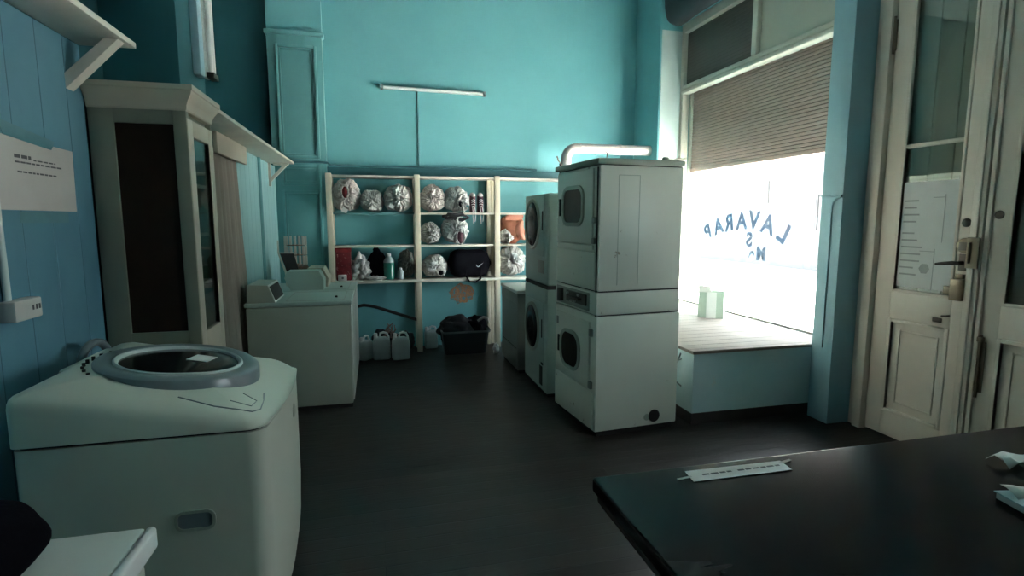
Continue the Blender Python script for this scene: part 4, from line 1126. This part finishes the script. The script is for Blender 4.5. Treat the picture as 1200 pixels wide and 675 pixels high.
tag(mb.build('cable_loops', M['ring'], origin=(2.21, 3.68, .4)), 'grey cables looped on the side of the window bench beside the dryer', 'cable')

# ================================================================== COUNTER
k = thing('counter', 'long dark varnished wooden counter with glossy black top', 'counter', (1.6, .55, 0))
box(.437, 3.3, -.6, 1.045, .918, .950, bev=.006, seg=3).build('countertop', M['counter'], k)
mb = MB().box(.445, 3.3, -.59, 1.037, .895, .918, bev=.006); mb.build('edge_moulding', M['counteredge'], k)
mb = MB().box(.62, 3.25, -.40, .85, .05, .895); mb.box(.66, 3.2, -.36, .81, 0, .05)
mb.build('base', M['counteredge'], k)
s = thing('paper_strip', 'narrow white printed paper strip taped onto the dark counter top', 'paper', (.76, .993, .951))
q = [(.645, 1.018), (.886, 1.014), (.880, .968), (.637, .971)]
MB().loops([[(x, y, .9505) for x, y in q], [(x, y, .9515) for x, y in q]]).build('strip', M['paper'], s)
mb = MB(); rnd = random.Random(6); x = .672
while x < .86:
    w_ = rnd.uniform(.008, .02)
    if not .745 < x < .76: mb.box(x, x+w_, .991, .997, .9515, .9518)
    x += w_+.004
mb.build('printed_words', M['ink'], s)
mb = MB()
mb.loops([[(x, y, z) for x, y in ((.61, .986), (.645, .990), (.645, .996), (.61, .992))] for z in (.9503, .9518)])
mb.build('tape', M['papergrey'], s); mb = MB()
mb.loops([[(x, y, z) for x, y in ((.878, 1.0), (.915, 1.010), (.913, 1.016), (.878, 1.008))] for z in (.9503, .9518)])
mb.build('tape', M['papergrey'], s)
n = thing('notepad', 'pale blue notepad with crumpled sheet at the right end of the counter', 'notepad', (1.28, .76, .951))
RN = Matrix.Translation((1.182, .765, .951)) @ Matrix.Rotation(radians(-12), 4, 'Z')
mb = MB(); rot_box(mb, 0, .22, -.16, .0, 0, .012, R=RN); mb.build('pages', M['paper'], n)
mb = MB(); rot_box(mb, -.003, .222, -.163, .003, .0125, .0145, R=RN); mb.build('cover', paint('pale_blue_cover', (.42, .58, .62), (.38, .54, .58), 5, .5, .02), n)
mb = MB(); rows = []
for i in range(8):
    t = i/7; rows.append([RN @ Vector((.01+.19*t, -.035+.04*v, .016+.012*abs(sin(3*t+2*v))+.006*noise.noise(Vector((t*5, v*3, 1))))) for v in (0, .33, .66, 1)])
mb.loops(rows, closed=False); o = mb.build('loose_sheet', M['paper'], n, smooth=30)
o.modifiers.new('s', 'SOLIDIFY').thickness = .001
mb = MB(); rows = []
for i in range(6):
    t = i/5; rows.append([(1.345+.09*t, .85-.02*t+.05*v, .953+.02*abs(sin(4*t+3*v))) for v in (0, .33, .66, 1)])
mb.loops(rows, closed=False); o = tag(mb.build('crumpled_paper', M['paper'], origin=(1.38, .86, .951), smooth=25), 'crumpled white paper lying behind the notepad on the counter', 'paper')
o.modifiers.new('s', 'SOLIDIFY').thickness = .001

# ================================================================== LIGHT & CAMERA
wd = bpy.data.worlds.new('W'); SC.world = wd; wd.use_nodes = True
bg = wd.node_tree.nodes['Background']; bg.inputs['Color'].default_value = (.88, .95, 1, 1); bg.inputs['Strength'].default_value = 3.9
sun = bpy.data.lights.new('sun', 'SUN'); sun.energy = 42; sun.angle = radians(.6); sun.color = (1, .95, .87)
so = bpy.data.objects.new('sun', sun); COL.objects.link(so)
so.rotation_euler = Vector((-.10, .45, -.88)).to_track_quat('-Z', 'Y').to_euler()
po = bpy.data.lights.new('sky_portal', 'AREA'); po.shape = 'RECTANGLE'; po.size = 2.5; po.size_y = 1.55; po.cycles.is_portal = True
pob = bpy.data.objects.new('sky_portal', po); COL.objects.link(pob); pob.location = (3.68, 4.65, 1.33); pob.rotation_euler = Vector((-1, 0, 0)).to_track_quat('-Z', 'Z').to_euler()

po2 = bpy.data.lights.new('added_window_portal', 'AREA'); po2.shape = 'RECTANGLE'; po2.size = .78; po2.size_y = 1.2; po2.cycles.is_portal = True  # guides sky sampling through the added unseen window
pob2 = bpy.data.objects.new('added_window_portal', po2); COL.objects.link(pob2); pob2.location = (3.70, 1.21, 1.825); pob2.rotation_euler = Vector((-1, 0, 0)).to_track_quat('-Z', 'Z').to_euler()

TH, YAW = 0.1235857, 0.2431833
cam = bpy.data.cameras.new('camera'); cam.sensor_width = 36; cam.lens = 640/1200*36; cam.clip_start = .02
co = bpy.data.objects.new('camera', cam); COL.objects.link(co); SC.camera = co
co.location = (0, 0, 1.5); co.rotation_euler = (pi/2-TH, 0, -YAW)

vs = SC.view_settings
SC.display_settings.display_device = 'sRGB'
vs.view_transform = 'Standard'; vs.look = 'None'; vs.gamma = 1; vs.exposure = 2.2; vs.use_curve_mapping = False
SC.cycles.max_bounces = 10; SC.cycles.diffuse_bounces = 6; SC.cycles.transparent_max_bounces = 12
SC.cycles.use_denoising = True
SC.cycles.sample_clamp_indirect = 8
